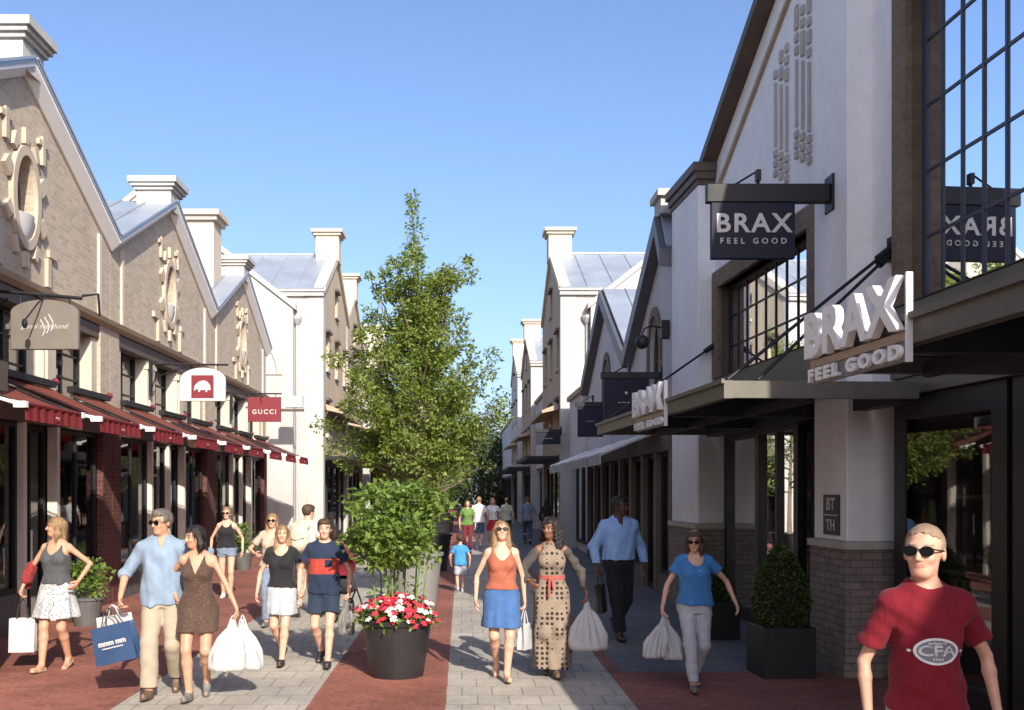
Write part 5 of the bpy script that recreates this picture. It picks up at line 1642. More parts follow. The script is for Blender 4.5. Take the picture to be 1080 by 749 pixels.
# front tub with flowers and cane shrub
PX, PY = -.70, 10.7
tub('flower_tub', (PX, PY, 0), .285, .375, .62, 'round black tub of red and white flowers on the red paving', tub_m)
def flowers():
    rg = random.Random(3)
    t = empty('bedding_flowers', (PX, PY, .56), 0, 'mound of red and white bedding flowers filling the black tub', 'flowers')
    lf = MB(); rd = MB(); wh = MB()
    for k in range(520):
        a = rg.uniform(0, 6.28); q = rg.random() ** .5 * .44
        z = .02 + .17 * (1 - (q / .46) ** 2) + rg.uniform(-.05, .06)
        leaf_cloud(lf, [((q * math.cos(a), q * math.sin(a), z), (math.cos(a), math.sin(a), .4))], .075, rg)
    def bloom(mb, p, r):
        n0 = Vector((p[0] * 1.2 + rg.gauss(0, .2), p[1] * 1.2 - .25 + rg.gauss(0, .2), .8)).normalized()
        u = n0.orthogonal().normalized(); v = n0.cross(u)
        for k in range(5):
            a = k * 1.2566 + rg.random() * .3
            d = u * math.cos(a) + v * math.sin(a); e = u * math.cos(a + 1.57) + v * math.sin(a + 1.57)
            c = Vector(p)
            mb.add([c, c + d * r * .6 + e * r * .42 + n0 * r * .2, c + d * r * 1.05 + n0 * r * .12, c + d * r * .6 - e * r * .42 + n0 * r * .2], [(0, 1, 2, 3)])
    for k in range(300):
        a = rg.uniform(0, 6.28); q = rg.random() ** .5 * .45
        z = .09 + .17 * (1 - (q / .47) ** 2) + rg.uniform(-.02, .07)
        isw = rg.random() < (.22 if q < .33 else .5)
        if q > .40: z -= rg.uniform(0, .1)
        bloom(wh if isw else rd, (q * math.cos(a), q * math.sin(a), z), rg.uniform(.028, .042))
    tag(lf.build('leaves', leaf_shrub, t), kind='stuff'); tag(rd.build('red_blooms', plain('red_petals', (.50, .02, .045), .6, 0, var=.25, nscale=30, bump=0), t), kind='stuff'); tag(wh.build('white_blooms', plain('white_petals', (.78, .74, .66), .6, 0, var=.1, bump=0), t), kind='stuff')
flowers()
def cane_shrub():
    rg = random.Random(9)
    t = empty('cane_shrub', (PX, PY, .55), 0, 'bushy bright green shrub on bare canes in the flower tub', 'shrub')
    st = MB(); lf = MB()
    for k in range(13):
        a = rg.uniform(0, 6.28); q = .05 + .26 * rg.random() ** .7; b = Vector((q * math.cos(a), q * math.sin(a), 0))
        top = Vector((b.x * 1.5 + rg.gauss(0, .05), b.y * 1.4, rg.uniform(.8, 1.3)))
        st.tube([b, b.lerp(top, .5) + Vector((rg.gauss(0, .015), rg.gauss(0, .015), 0)), top], [.012, .010, .007], 6)
        for j in range(3):
            p = b.lerp(top, rg.uniform(.3, .55)); leaf_cloud(lf, clump(rg, p, .04, 3), .06, rg)
    cl = []
    for k in range(92):
        a = rg.uniform(0, 6.28); q = rg.random() ** .55; z = rg.uniform(-.38, .42)
        prof = .60 * (1 - abs(z / .56) ** 2.3) ** .5 * (1.0 if z > -.1 else .9)
        cl.append((q * prof * math.cos(a), q * prof * math.sin(a), 1.06 + z + rg.gauss(0, .03)))
    for c in cl:
        r = rg.uniform(.08, .15)
        leaf_cloud(lf, clump(rg, c, r, 42), .085, rg, asp=.62)
        st.tube([(c[0] * .35, c[1] * .35, .6), c], [.006, .003], 4)
    st.build('canes', greenstem, t); lf.build('foliage', leaf_shrub, t)
cane_shrub()

def topiary(loc, hb, rb, box, label, blabel, seed, hbox=.52):
    rg = random.Random(seed)
    p = empty('square_planter', loc, R(2.9), blabel, 'planter', 'square black planters')
    m = MB(); s = box / 2
    m.holed_x([(-s, -s), (s, -s), (s, s), (-s, s)], [[(-s + .03, -s + .03), (s - .03, -s + .03), (s - .03, s - .03), (-s + .03, s - .03)]], 0.0, hbox)
    m.v = [(y, z, x) for x, y, z in m.v]; m.build('box', black, p, bevel=.006)
    m = MB(); m.quad((-s + .02, -s + .02, hbox - .05), (s - .02, -s + .02, hbox - .05), (s - .02, s - .02, hbox - .05), (-s + .02, s - .02, hbox - .05)); m.build('earth', soil, p)
    t = empty('topiary_bush', (loc[0], loc[1], hbox - .06), 0, label, 'bush', 'clipped bushes in square planters')
    lf = MB(); core = MB()
    prof = []
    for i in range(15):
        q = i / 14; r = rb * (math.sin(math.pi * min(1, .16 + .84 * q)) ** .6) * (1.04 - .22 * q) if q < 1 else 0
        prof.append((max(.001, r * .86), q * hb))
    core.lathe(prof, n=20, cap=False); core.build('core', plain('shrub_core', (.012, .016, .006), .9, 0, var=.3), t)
    for k in range(5200):
        q = rg.random(); i = min(13, int(q * 14)); f = q * 14 - i
        r = (prof[i][0] * (1 - f) + prof[i + 1][0] * f) / .86
        a = rg.uniform(0, 6.28); rr = r * rg.uniform(.84, 1.03) * (1 + .035 * math.sin(5 * a + 9 * q))
        leaf_cloud(lf, [((rr * math.cos(a), rr * math.sin(a), q * hb + rg.gauss(0, .01)), (math.cos(a) * 1.2, math.sin(a) * 1.2, .3))], .042, rg, asp=.6)
    lf.build('foliage', leaf_box, t)
    return t
topiary((3.44, 10.75, 0), .90, .305, .56, 'clipped egg-shaped dark green bush beside the brick pier base', 'square black planter in front of the pale pier', 1, .54)
topiary((3.42, 13.4, 0), .50, .24, .50, 'low clipped dark bush behind the woman in the blue top', 'square black planter by the far door of the canopied shop', 2, .52)
# small round pots of green by the brick shops
for k, (px_, py_, lab) in enumerate(((-5.35, 19.6, 'leafy green plant in a grey pot by the brick shop door'), (-5.4, 24.6, 'tall grassy plant in a pot at the far brick shop'), (-5.5, 14.6, 'small round green bush under the near awnings'))):
    rg = random.Random(20 + k)
    t = empty('potted_plant', (px_, py_, 0), 0, lab, 'plant', 'potted plants along the brick shops')
    m = MB(); m.lathe([(.17, 0), (.23, .38), (.25, .38), (.25, .42), (.2, .42)], n=20); m.build('pot', stone_dark, t)
    lf = MB()
    for q in range(26): leaf_cloud(lf, clump(rg, (rg.gauss(0, .12), rg.gauss(0, .12), .42 + rg.uniform(.05, .75 if k == 1 else .5)), .11, 26), .09, rg)
    lf.build('foliage', leaf_shrub, t)
# further tubs down the middle of the street and trees at its end
rt = tub('planter_tub', (-.72, 24.5, 0), .36, .46, .9, 'dark far planter tub behind the child in the blue shirt', tub_m)
def spec_far(rg):
    return [(1.9 + 3.4 * (k / 29), k * 2.399, 1.15 - .6 * (k / 29) + rg.uniform(-.15, .1), .6, 5, .27, 20) for k in range(30)]
t2 = tall_tree((-.72, 24.5, 0), 'second street tree in the dark tub, hidden behind the tall tree', 8, h=5.6, spec=spec_far)
for k, (x_, y_) in enumerate(((-.8, 34.), (-.8, 46.))):
    tub('planter_tub', (x_, y_, 0), .36, .46, .9, ('planter tub of the third street tree', 'planter tub of the farthest street tree')[k], tub_m)
    c = copy_tree(t2); c.location = (x_, y_, 0); c.rotation_euler = (0, 0, 1.3 + k); c.scale = (1, 1, .95)
    c['label'] = ('third street tree down the middle of the street', 'farthest street tree down the middle of the street')[k]
def far_tree(loc, h, r, label, seed):
    rg = random.Random(seed); t = empty('broad_tree', loc, 0, label, 'tree', 'dark trees closing the street')
    tr = MB(); tr.tube([(0, 0, 0), (.1, 0, h * .5), (0, .1, h * .85)], [.28, .18, .05], 8)
    lf = MB()
    for k in range(46):
        a = rg.uniform(0, 6.28); z = rg.uniform(.06, .97); q = rg.random() ** .5 * r * (math.sin(math.pi * (z * .9 + .06)) ** .6)
        c = (q * math.cos(a), q * math.sin(a), z * h); tr.tube([(0, 0, z * h * .7), c], [.05, .015], 4)
        leaf_cloud(lf, clump(rg, c, r * .34, 60), .42, rg)
    tr.build('trunk', bark, t); lf.build('crown', leaf_far, t)
for k, (x_, y_, h_, r_, lab) in enumerate(((1.8, 96, 9.5, 3.6, 'dark broad tree closing the street right of the tall tree'), (-1.8, 98, 11, 4, 'dark broad tree closing the middle of the street'), (5.5, 104, 12, 4.2, 'dark broad tree beyond the right end of the street'), (-6, 104, 12, 4.5, 'dark broad tree beyond the left end of the street'), (0.2, 108, 8, 4, 'farthest dark broad tree behind the street end'), (3.4, 90, 6.5, 2.8, 'small dark tree by the distant shops at the right'), (-3.2, 88, 7, 3.0, 'small dark tree by the distant shops at the left'))):
    far_tree((x_, y_, 0), h_, r_, lab, 30 + k)

# ================================================================ bags
def paper_bag(loc, w, d, h, rz, mat, label, group='shopping bags', tilt=0.0, handle_top=.2, hm=None, band=None, pull=(0, 0)):
    b = empty('shopping_bag', loc, 0, label, 'bag', group)
    b.rotation_euler = (0, tilt, rz)
    m = MB(); w2, d2 = w / 2, d / 2
    n = 6; rows = []
    for i in range(n + 1):
        t = i / n; k = 1 - .10 * math.sin(math.pi * t) * 0; dd = d2 * (1 - .45 * t)
        z = h * t
        rows.append([(-w2, -dd, z), (0, -dd - .012 * math.sin(math.pi * t), z), (w2, -dd, z), (w2 - .035 * t - .01, 0, z), (w2, dd, z), (0, dd + .01, z), (-w2, dd, z), (-w2 + .035 * t + .01, 0, z)])
    vs = [p for r_ in rows for p in r_]
    fs = [(i * 8 + j, i * 8 + (j + 1) % 8, (i + 1) * 8 + (j + 1) % 8, (i + 1) * 8 + j) for i in range(n) for j in range(8)] + [tuple(range(8))]
    m.add(vs, fs); m.build('paper', mat, b)
    for sy in (-1, 1):
        m = MB(); m.tube([(-w * .22, sy * d2 * .56, h - .01), (-w * .12 + pull[0] * .6, sy * d2 * .3, h + handle_top * .7), (pull[0], sy * .012, h + handle_top), (w * .12 + pull[0] * .6, sy * d2 * .3, h + handle_top * .7), (w * .22, sy * d2 * .56, h - .01)], .006, 6)
        m.build('handle', hm or signwhite, b)
    if band:
        o = text(band, .07, .002, 'cam', (0, -d2 * .8 - .012, h * .55), signwhite, 'lettering', b, off=.003)
        m = MB(); m.box(-w * .26, w * .26, -d2 * .86 - .014, -d2 * .86 - .011, h * .40, h * .43); m.build('print_line', signwhite, b)
    return b
bagwhite = plain('white_bag_paper', (.45, .45, .44), .55, 0, var=.04, nscale=9, bump=.2, bscale=14)
bagnavy = plain('navy_bag_paper', (.028, .06, .135), .45, 0, var=.12, nscale=6, bump=.15, bscale=14)
bagdark = plain('dark_bag_leather', (.03, .026, .024), .5, 0, var=.25, nscale=9, bump=.3, bscale=30)
bagred = dots('red_scarf', (.27, .03, .03), (.05, .02, .02), 30, .25)
def soft_bag(hand, w, d, h, rz, mat, label, seed=1, lean=0.0, group='shopping bags'):
    """plastic carrier hanging from a hand: gathered at the top, wide below"""
    b = empty('shopping_bag', (hand[0], hand[1], 0), rz, label, 'bag', group)
    zt = hand[2]; zb = zt - h; rg = random.Random(seed)
    F = Field([-w, -d * 1.6, zb - .02], [w, d * 1.6, zt + .02], .008)
    st = [(zb, w * .46, d * .42, 0, lean), (zb + h * .06, w * .50, d * .5, 0, lean), (zb + h * .35, w * .45, d * .45, 0, lean * .8), (zb + h * .62, w * .30, d * .30, 0, lean * .45), (zb + h * .82, w * .12, d * .18, 0, lean * .2), (zt - .07, .030, .026, 0, lean * .05), (zt, .012, .02, 0, 0)]
    ph = rg.uniform(0, 6)
    F.add(p_stations(st, e=2.8, wave=lambda th, Z: .011 * np.sin(9 * th + ph + 3 * (Z - zb)) * np.clip((Z - zb) / (h * .4), .25, 1) * np.clip((zt - Z) / .1, 0, 1)), 0)
    F.warp(folds(seed, .004, (22, 22, 10)))
    V, Fc = F.mesh(); mesh_from(V, Fc, 'carrier', [mat], b)
    for sy in (-1, 1):
        m = MB(); m.tube([(lean * .1 + .05 * sy, .01 * sy, zt - .12), (.02 * sy, .008 * sy, zt - .01), (0, .004 * sy, zt + .035)], [.012, .008, .007], 6); m.build('handle', mat, b)
    return b

# ================================================================ people
HAIR = {'brown': hairmat('brown_hair', (.045, .026, .015), (.10, .06, .032)), 'blonde': hairmat('blonde_hair', (.30, .17, .075), (.52, .34, .17)), 'darkblonde': hairmat('dark_blonde_hair', (.20, .115, .055), (.36, .225, .115)),
        'black': hairmat('black_hair', (.010, .008, .008), (.028, .022, .019)), 'grey': hairmat('greying_hair', (.07, .055, .045), (.19, .165, .14)), 'auburn': hairmat('auburn_hair', (.13, .055, .028), (.24, .11, .055)), 'buzz': hairmat('cropped_hair', (.26, .17, .115), (.36, .245, .17))}
SHOES = {'dark': plain('dark_shoes', (.03, .026, .023), .5, 0, var=.2), 'brown': plain('brown_shoes', (.13, .085, .055), .55, 0, var=.2), 'white': plain('white_shoes', (.66, .65, .62), .6, 0, var=.08), 'sandal': plain('tan_sandals', (.42, .31, .19), .55, 0, var=.15), 'grey': plain('grey_shoes', (.16, .15, .14), .6, 0, var=.2)}
def walk(f=.26, b=.24, first='L', w=.075):
    A = (w, -f, .0, -8); B = (w, b, .075, 32)
    if first == 'L': return (A, (-B[0], B[1], B[2], B[3]))
    return (B, (-A[0], A[1], A[2], A[3]))
G = 'shoppers walking in the street'

# 1 woman in grey top and white skirt, far left
person('blonde woman in grey camisole and white patterned skirt, far left, holding a white bag', -4.50, 11.05, -8, 1.70, True, 11, feet=((.07, .12, .03, 18), (-.06, -.22, 0, -6)),
       hands=((.30, -.05, 1.02), (-.36, -.10, .93)), head=(-55, -4), hair=('bob', 'darkblonde'), skin='tan', grip=(False, True),
       top=dict(kind='tee', mat=cloth('charcoal_jersey', (.075, .078, .082)), sleeve=0, neck='low', hem=.98, strap=.09, name='camisole'),
       bottom=dict(kind='skirt', hem=.60, waist=1.03, flare=(.245, .195), mat=dots('white_leaf_print', (.44, .44, .43), (.13, .14, .17), 34, .26, 1.0), wave=.014, nf=9), shoes='sandal', group=G)
gp = person.grip_pts[1]
paper_bag((gp.x, gp.y - .0, gp.z - .60), .27, .12, .37, R(8), bagwhite, 'plain white paper bag held low by the woman at far left', handle_top=.22, hm=bagdark)
# red scarf over her forearm
sc = empty('scarf', (-4.50, 11.05, 0), R(-8), 'red and black patterned scarf hanging over the forearm of the woman at far left', 'scarf')
Ee, Ww = person.L[1][1], person.L[1][2]
F = Field([min(Ee.x, Ww.x) - .2, min(Ee.y, Ww.y) - .2, .85], [max(Ee.x, Ww.x) + .2, max(Ee.y, Ww.y) + .25, 1.35], .009)
Pm = Ee.lerp(Ww, .25)
F.add(p_cone(tuple(Ee + Vector((0, 0, .02))), tuple(Ee.lerp(Ww, .55)), .058, .060), .02); F.add(p_cone(tuple(Pm), (Pm.x - .04, Pm.y + .03, Pm.z - .15), .05, .035), .03)
F.warp(folds(5, .008, (40, 40, 40)))
V, Fc = F.mesh(); mesh_from(V, Fc, 'scarf_cloth', [bagred], sc)

# 2, 3 the couple
person('man in light blue shirt and khaki trousers with sunglasses, arm round the woman beside him', -2.90, 9.66, 4, 1.80, False, 12, h=.0085, feet=walk(.20, .18, 'R', .085),
       hands=((.36, .14, 1.10), (-.36, -.12, .95)), head=(-32, 0), hair=('short', 'grey'), skin='tan', grip=(False, True), glasses=True,
       top=dict(mat=cloth('pale_blue_chambray', (.215, .285, .375), .12), sleeve=.60, neck='collar', hem=.86, loose=.6, inf=.016, fold=.008), bottom=dict(mat=cloth('khaki_cotton', (.36, .30, .22), .10), inf=.018, waist=1.0, frac=.97), shoes='brown', group=G)
gp = person.grip_pts[1]
paper_bag((gp.x - .02, gp.y, gp.z - .52), .42, .15, .36, R(-10), bagnavy, 'navy paper bag with white print, carried by the man in light blue', tilt=R(-14), handle_top=.16, band='DOUGLAS' if False else 'mmm mm', hm=bagdark)
paper_bag((gp.x - .10, gp.y + .20, gp.z - .44), .34, .12, .34, R(-10), bagwhite, 'white paper bag half hidden behind the navy bag', tilt=R(-10), handle_top=.1)
person('dark-haired woman in short brown patterned dress, walking beside the man in light blue', -2.52, 9.50, 3, 1.67, True, 13, h=.0085, feet=walk(.14, .14, 'R', .06),
       hands=((.40, -.06, .90), (-.22, .05, 1.0)), head=(-50, 6), hair=('bob', 'black'), skin='tan', grip=(True, False),
       top=dict(kind='dress', mat=dots('brown_print', (.075, .045, .032), (.14, .095, .065), 60, .25, 1.0), sleeve=0, neck='v', hem=.68, flare=(.20, .155), strap=.085, wave=.006, name='dress'), shoes='grey', group=G)
gp = person.grip_pts[0]
soft_bag((gp.x - .02, gp.y - .03, gp.z), .36, .20, .48, R(10), bagwhite, 'large white carrier bag in front, held by the woman in the brown dress', 3, -.05)
soft_bag((gp.x + .05, gp.y + .08, gp.z - .01), .30, .18, .47, R(-20), bagwhite, 'second white carrier bag, behind the large one by the brown dress', 4, .06)

# 4 woman in black top and denim shorts
person('woman with sunglasses in black tank top and denim shorts under the far awnings', -4.32, 18.3, 5, 1.68, True, 14, h=.011, feet=((.075, -.06, 0, 0), (-.075, .08, 0, 4)),
       hands=((.30, -.02, .90), (-.30, .0, .90)), head=(-5, 0), hair=('updo', 'darkblonde'), glasses=True,
       top=dict(mat=cloth('black_jersey', (.018, .018, .02)), sleeve=0, neck='scoop', hem=.96, strap=.09, name='tank_top'), bottom=dict(kind='shorts', frac=.16, mat=cloth('washed_denim', (.17, .21, .28)), waist=1.0), shoes='white', group=G)
# 5 woman in black top and pale denim skirt
person('woman in black short-sleeved top and pale denim skirt next to the young man in navy', -2.06, 11.4, -6, 1.60, True, 15, feet=walk(.20, .20, 'L', .05),
       hands=((.27, .06, .93), (-.30, -.06, .90)), head=(14, -4), hair=('long', 'darkblonde'), top=dict(mat=cloth('black_jersey', None), sleeve=.22, neck='scoop', hem=.96), 
       bottom=dict(kind='skirt', hem=.63, waist=1.02, flare=(.185, .15), mat=cloth('pale_denim', (.38, .40, .42), .15), wave=.004), shoes='dark', group=G)
# 6 young man in navy tee with red block
navy = cloth('navy_jersey', (.018, .030, .058)); redblk = dots('red_stripe_block', (.42, .055, .04), (.22, .02, .02), 60, .3, .2)
def tee_block(C):
    out = np.zeros(len(C)); band = (C[:, 2] > 1.10) & (C[:, 2] < 1.285) & (np.abs(C[:, 0]) < .19); out[band] = 1
    pk = (C[:, 1] < 0) & (np.abs(C[:, 0] - .075) < .042) & (C[:, 2] > 1.19) & (C[:, 2] < 1.27); out[pk] = 0
    return out
person('young man in navy T-shirt with red chest band and navy shorts', -1.56, 11.3, -3, 1.66, False, 16, feet=walk(.22, .20, 'L', .08),
       hands=((.31, -.07, .90), (-.31, .02, .90)), head=(8, 0), hair=('short', 'brown'), grip=(True, False), top=dict(mat=[navy, redblk], matfn=tee_block, sleeve=.28, hem=.86, loose=.4, inf=.018),
       bottom=dict(kind='shorts', frac=.34, mat=cloth('dark_navy_twill', (.022, .034, .06)), inf=.02), shoes='dark', build=.95, group=G)
gp = person.grip_pts[0]
soft_bag((gp.x, gp.y, gp.z), .18, .13, .40, 0, plain('smoky_bag', (.16, .15, .14), .4, 0, var=.2), 'small dark grey carrier bag held by the young man in navy', 6, 0)
# 7 woman with sunglasses behind
person('woman with sunglasses in beige top, mostly hidden behind the woman in black', -2.78, 14.6, 0, 1.66, True, 17, h=.011, feet=walk(.18, .18, 'R', .06), hands=((.27, 0, .9), (-.22, -.2, 1.12)), head=(0, 0), hair=('long', 'darkblonde'), glasses=True,
       top=dict(mat=cloth('beige_knit', (.42, .34, .26)), sleeve=.3, neck='scoop', hem=.92), bottom=dict(mat=cloth('washed_denim', None)), shoes='grey', group=G)
# 8 person with a cream backpack walking away
person('person in cream T-shirt walking away behind the young man in navy', -2.42, 15.6, 165, 1.76, False, 18, h=.011, feet=walk(.2, .2, 'R', .08), hands=((.3, -.1, .92), (-.3, .05, .9)), head=(-20, 8), hair=('short', 'brown'),
       top=dict(mat=cloth('cream_jersey', (.62, .55, .45)), sleeve=.3, hem=.88, loose=.4), bottom=dict(mat=cloth('stone_cotton', (.35, .31, .26))), shoes='brown', group=G)
bp = empty('backpack', (-2.47, 15.6, 0), R(165), 'cream rucksack on the back of the person walking away', 'backpack')
F = Field([-.22, .06, .98], [.22, .36, 1.50], .010)
F.add(p_ell((0, .20, 1.24), (.17, .11, .22)), 0); F.add(p_ell((0, .25, 1.14), (.13, .09, .12)), .03); F.add(p_cone((-.12, .16, 1.43), (.12, .16, 1.43), .05, .05), .04); F.warp(folds(3, .004))
V, Fc = F.mesh(); mesh_from(V, Fc, 'bag_body', [cloth('cream_canvas', (.55, .46, .35))], bp)
for sx in (1, -1):
    m = MB(); m.tube([(sx * .09, .16, 1.46), (sx * .11, .03, 1.50), (sx * .115, -.12, 1.40), (sx * .13, -.12, 1.2), (sx * .15, .05, 1.05)], .018, 6); m.build('strap', cloth('cream_canvas', None), bp)
m = MB(); m.tube([(-.13, .30, 1.25), (0, .325, 1.21), (.13, .30, 1.25)], .006, 5); m.build('zip_line', darkwood, bp)
# 9 child
person('small child in bright blue T-shirt and pale shorts walking away', -.03, 19.3, 178, 1.08, False, 19, h=.016, feet=walk(.16, .15, 'R', .07), hands=((.30, -.1, .92), (-.30, .05, .90)), head=(0, 0), hair=('short', 'brown'), headscale=1.35,
       top=dict(mat=cloth('bright_blue_jersey', (.06, .26, .58)), sleeve=.3, hem=.86, loose=.5, inf=.02), bottom=dict(kind='shorts', frac=.40, mat=cloth('pale_shorts', (.42, .46, .55)), inf=.02), shoes='white', group=G)
# 10.. distant walkers
person('distant person in white T-shirt and blue shorts on the sunny paving', .58, 33.5, 176, 1.74, False, 20, h=.018, feet=walk(.2, .2), hands=((.3, 0, .9), (-.3, 0, .9)), hair=('short', 'darkblonde'), top=dict(mat=cloth('white_jersey', (.72, .70, .66)), sleeve=.3, hem=.88, loose=.5), bottom=dict(kind='shorts', frac=.45, mat=cloth('blue_shorts', (.08, .12, .20))), shoes='white', group=G)
person('distant woman in white top and bright red skirt', 1.05, 33.8, 4, 1.72, True, 21, h=.018, feet=walk(.16, .16), hands=((.24, -.15, 1.05), (-.27, 0, .9)), hair=('long', 'blonde'), top=dict(mat=cloth('white_jersey', None), sleeve=.3, hem=.96), bottom=dict(kind='skirt', hem=.6, waist=1.03, flare=(.2, .17), mat=cloth('red_skirt', (.45, .02, .04))), shoes='sandal', group=G)
person('distant person in pale green top walking in the shade', 1.62, 36.0, 170, 1.70, True, 22, h=.018, feet=walk(.2, .2), hair=('short', 'brown'), top=dict(mat=cloth('pale_green_jersey', (.36, .42, .30)), sleeve=.3, hem=.9), bottom=dict(mat=cloth('dark_twill', (.03, .03, .035))), shoes='dark', group=G)
person('distant person in grey-blue top and jeans beside the shaded shopfront', 2.38, 36.0, 180, 1.72, False, 23, h=.018, feet=walk(.2, .2), hair=('short', 'auburn'), top=dict(mat=cloth('grey_blue_jersey', (.18, .21, .28)), sleeve=.5, hem=.88), bottom=dict(mat=cloth('dark_denim', (.045, .065, .12))), shoes='dark', group=G)
person('distant person in dark clothes by the white pier on the right', 3.0, 35.0, 150, 1.68, True, 24, h=.018, feet=walk(.15, .15), hair=('long', 'black'), top=dict(mat=cloth('black_jersey', None), sleeve=.9, hem=.9), bottom=dict(mat=cloth('dark_twill', None)), shoes='dark', group=G)
person('distant person in bright green top and dark red trousers at the tree', .18, 31.0, 0, 1.68, True, 25, h=.018, feet=walk(.15, .15), hair=('bob', 'brown'), top=dict(mat=cloth('green_jersey', (.12, .22, .05)), sleeve=.3, hem=.92), bottom=dict(mat=cloth('dark_red_twill', (.15, .02, .025))), shoes='dark', group=G)
# 12 woman in rust tank and blue skirt
person('woman with sunglasses in rust tank top and blue denim skirt, centre of the street', .42, 10.45, 2, 1.68, True, 26, h=.0085, feet=walk(.16, .20, 'L', .045), hands=((.255, .04, .86), (-.285, .0, .88)), head=(0, -14), hair=('long', 'darkblonde'), glasses=True, grip=(True, False),
       top=dict(mat=dots('rust_knit', (.38, .115, .065), (.50, .19, .12), 55, .22, .8), sleeve=0, neck='low', hem=.99, strap=.112, inf=.014, name='tank_top'), bottom=dict(kind='skirt', hem=.585, waist=1.06, flare=(.215, .175), mat=cloth('blue_denim', (.055, .125, .29), .15), wave=.004), shoes='sandal', group=G)
gp = person.grip_pts[0]
paper_bag((gp.x + .02, gp.y + .02, gp.z - .42), .17, .09, .27, R(60), bagwhite, 'small white paper bag between the two women in the centre', handle_top=.14)
# 13 woman in long dotted dress
person('woman with curly dark hair in long beige dress with dark dots and red belt', .96, 10.65, -4, 1.70, True, 27, h=.0085, feet=walk(.12, .12, 'L', .05), hands=((.38, -.10, .93), (-.24, -.22, 1.06)), head=(-32, 0), hair=('curly', 'black'), skin='brown', grip=(True, False),
       top=dict(kind='dress', mat=dots('beige_dotted_print', (.25, .19, .138), (.03, .022, .02), 19, .32, .15), sleeve=.0, strap=.10, neck='crew', hem=.10, flare=(.20, .165), wave=.014, nf=8, name='dress'), shoes='brown', group=G)
rt_ = [o for o in bpy.data.objects if o.type == 'EMPTY' and o.get('label', '').startswith('woman with curly')][0]
# sheer dark sleeves and belt
s_ = person.s
F = Field([-.6, -.5, .75], [.6, .3, 1.5], .0095)
for i in range(2):
    S, E, Wp = [p / s_ for p in person.L[i][:3]]
    F.add(p_ell(S + Vector(((1, -1)[i] * .012, 0, -.03)), (.052, .055, .05)), .02); F.add(p_cone(tuple(S.lerp(E, .12)), tuple(E), .052, .052), .02); F.add(p_cone(tuple(E), tuple(E.lerp(Wp, .85)), .052, .040, flat=True), .02)
F.warp(folds(9, .006, (30, 30, 30)))
V, Fc = F.mesh(s_); mesh_from(V, Fc, 'sleeves', [cloth('dark_sheer', (.07, .06, .052))], rt_)
m = MB(); ring = [(.131 * math.cos(a), .101 * math.sin(a) + .003) for a in np.linspace(0, 2 * math.pi, 33)[:-1]]
for a_, b_ in zip(ring, ring[1:] + ring[:1]): m.hexa([(a_[0] * s_, a_[1] * s_, 1.07 * s_), (b_[0] * s_, b_[1] * s_, 1.07 * s_), (b_[0] * s_, b_[1] * s_, 1.115 * s_), (a_[0] * s_, a_[1] * s_, 1.115 * s_)], [(a_[0] * s_ * 1.14, a_[1] * s_ * 1.16, 1.07 * s_), (b_[0] * s_ * 1.14, b_[1] * s_ * 1.16, 1.07 * s_), (b_[0] * s_ * 1.14, b_[1] * s_ * 1.16, 1.115 * s_), (a_[0] * s_ * 1.14, a_[1] * s_ * 1.16, 1.115 * s_)])
m.tube([(-.02, -.128, 1.07), (-.03, -.16, .92), (-.025, -.175, .86)], .014, 6); m.tube([(.0, -.128, 1.07), (.02, -.155, .95)], .012, 6)
m.build('belt', cloth('rust_red_belt', (.38, .10, .08)), rt_)
gp = person.grip_pts[0]
soft_bag((gp.x + .02, gp.y, gp.z), .42, .22, .50, R(6), bagwhite, 'big white carrier bag held by the woman in the dotted dress', 8, .02)
# 14 man in blue shirt and dark trousers
person('man in sky blue long-sleeved shirt and black trousers walking in the shade', 2.10, 13.3, 14, 1.90, False, 28, feet=walk(.22, .26, 'R', .07), hands=((.32, -.04, .90), (-.30, -.04, .90)), head=(38, 0), hair=('short', 'black'), skin='dark', grip=(False, True),
       top=dict(mat=cloth('sky_blue_poplin', (.27, .43, .70), .08), sleeve=.97, neck='collar', hem=.98, loose=.75, inf=.017, fold=.008), bottom=dict(mat=cloth('black_wool', (.014, .014, .017)), waist=1.03, inf=.016), shoes='dark', build=1.04, group=G)
gp = person.grip_pts[1]
paper_bag((gp.x, gp.y, gp.z - .50), .30, .14, .36, R(70), bagdark, 'dark bag carried by the man in the sky blue shirt', handle_top=.15, hm=bagdark)
# 15 woman in blue tee and jeans
person('woman in blue T-shirt and pale grey jeans carrying two white bags', 2.33, 9.95, -2, 1.60, True, 29, h=.0085, feet=walk(.20, .20, 'R', .05), hands=((.43, -.04, .96), (-.36, -.05, .90)), head=(-14, 6), hair=('bob', 'brown'), glasses=True, grip=(False, True),
       top=dict(mat=dots('blue_tee_print', (.055, .20, .46), (.16, .32, .55), 9, .08, 1.0), sleeve=.24, neck='scoop', hem=.93, inf=.014, loose=.3), bottom=dict(mat=cloth('grey_jeans', (.46, .47, .50), .08), inf=.008, taper=.012), shoes='grey', group=G, build=1.05)
gp = person.grip_pts[1]
soft_bag((gp.x - .01, gp.y - .02, gp.z), .24, .14, .40, R(12), bagwhite, 'white carrier bag swinging away from the leg of the woman in blue', 10, -.095)
soft_bag((gp.x + .01, gp.y + .04, gp.z), .21, .13, .43, R(-15), bagwhite, 'narrow white carrier bag hanging close to the leg of the woman in blue', 11, .085)
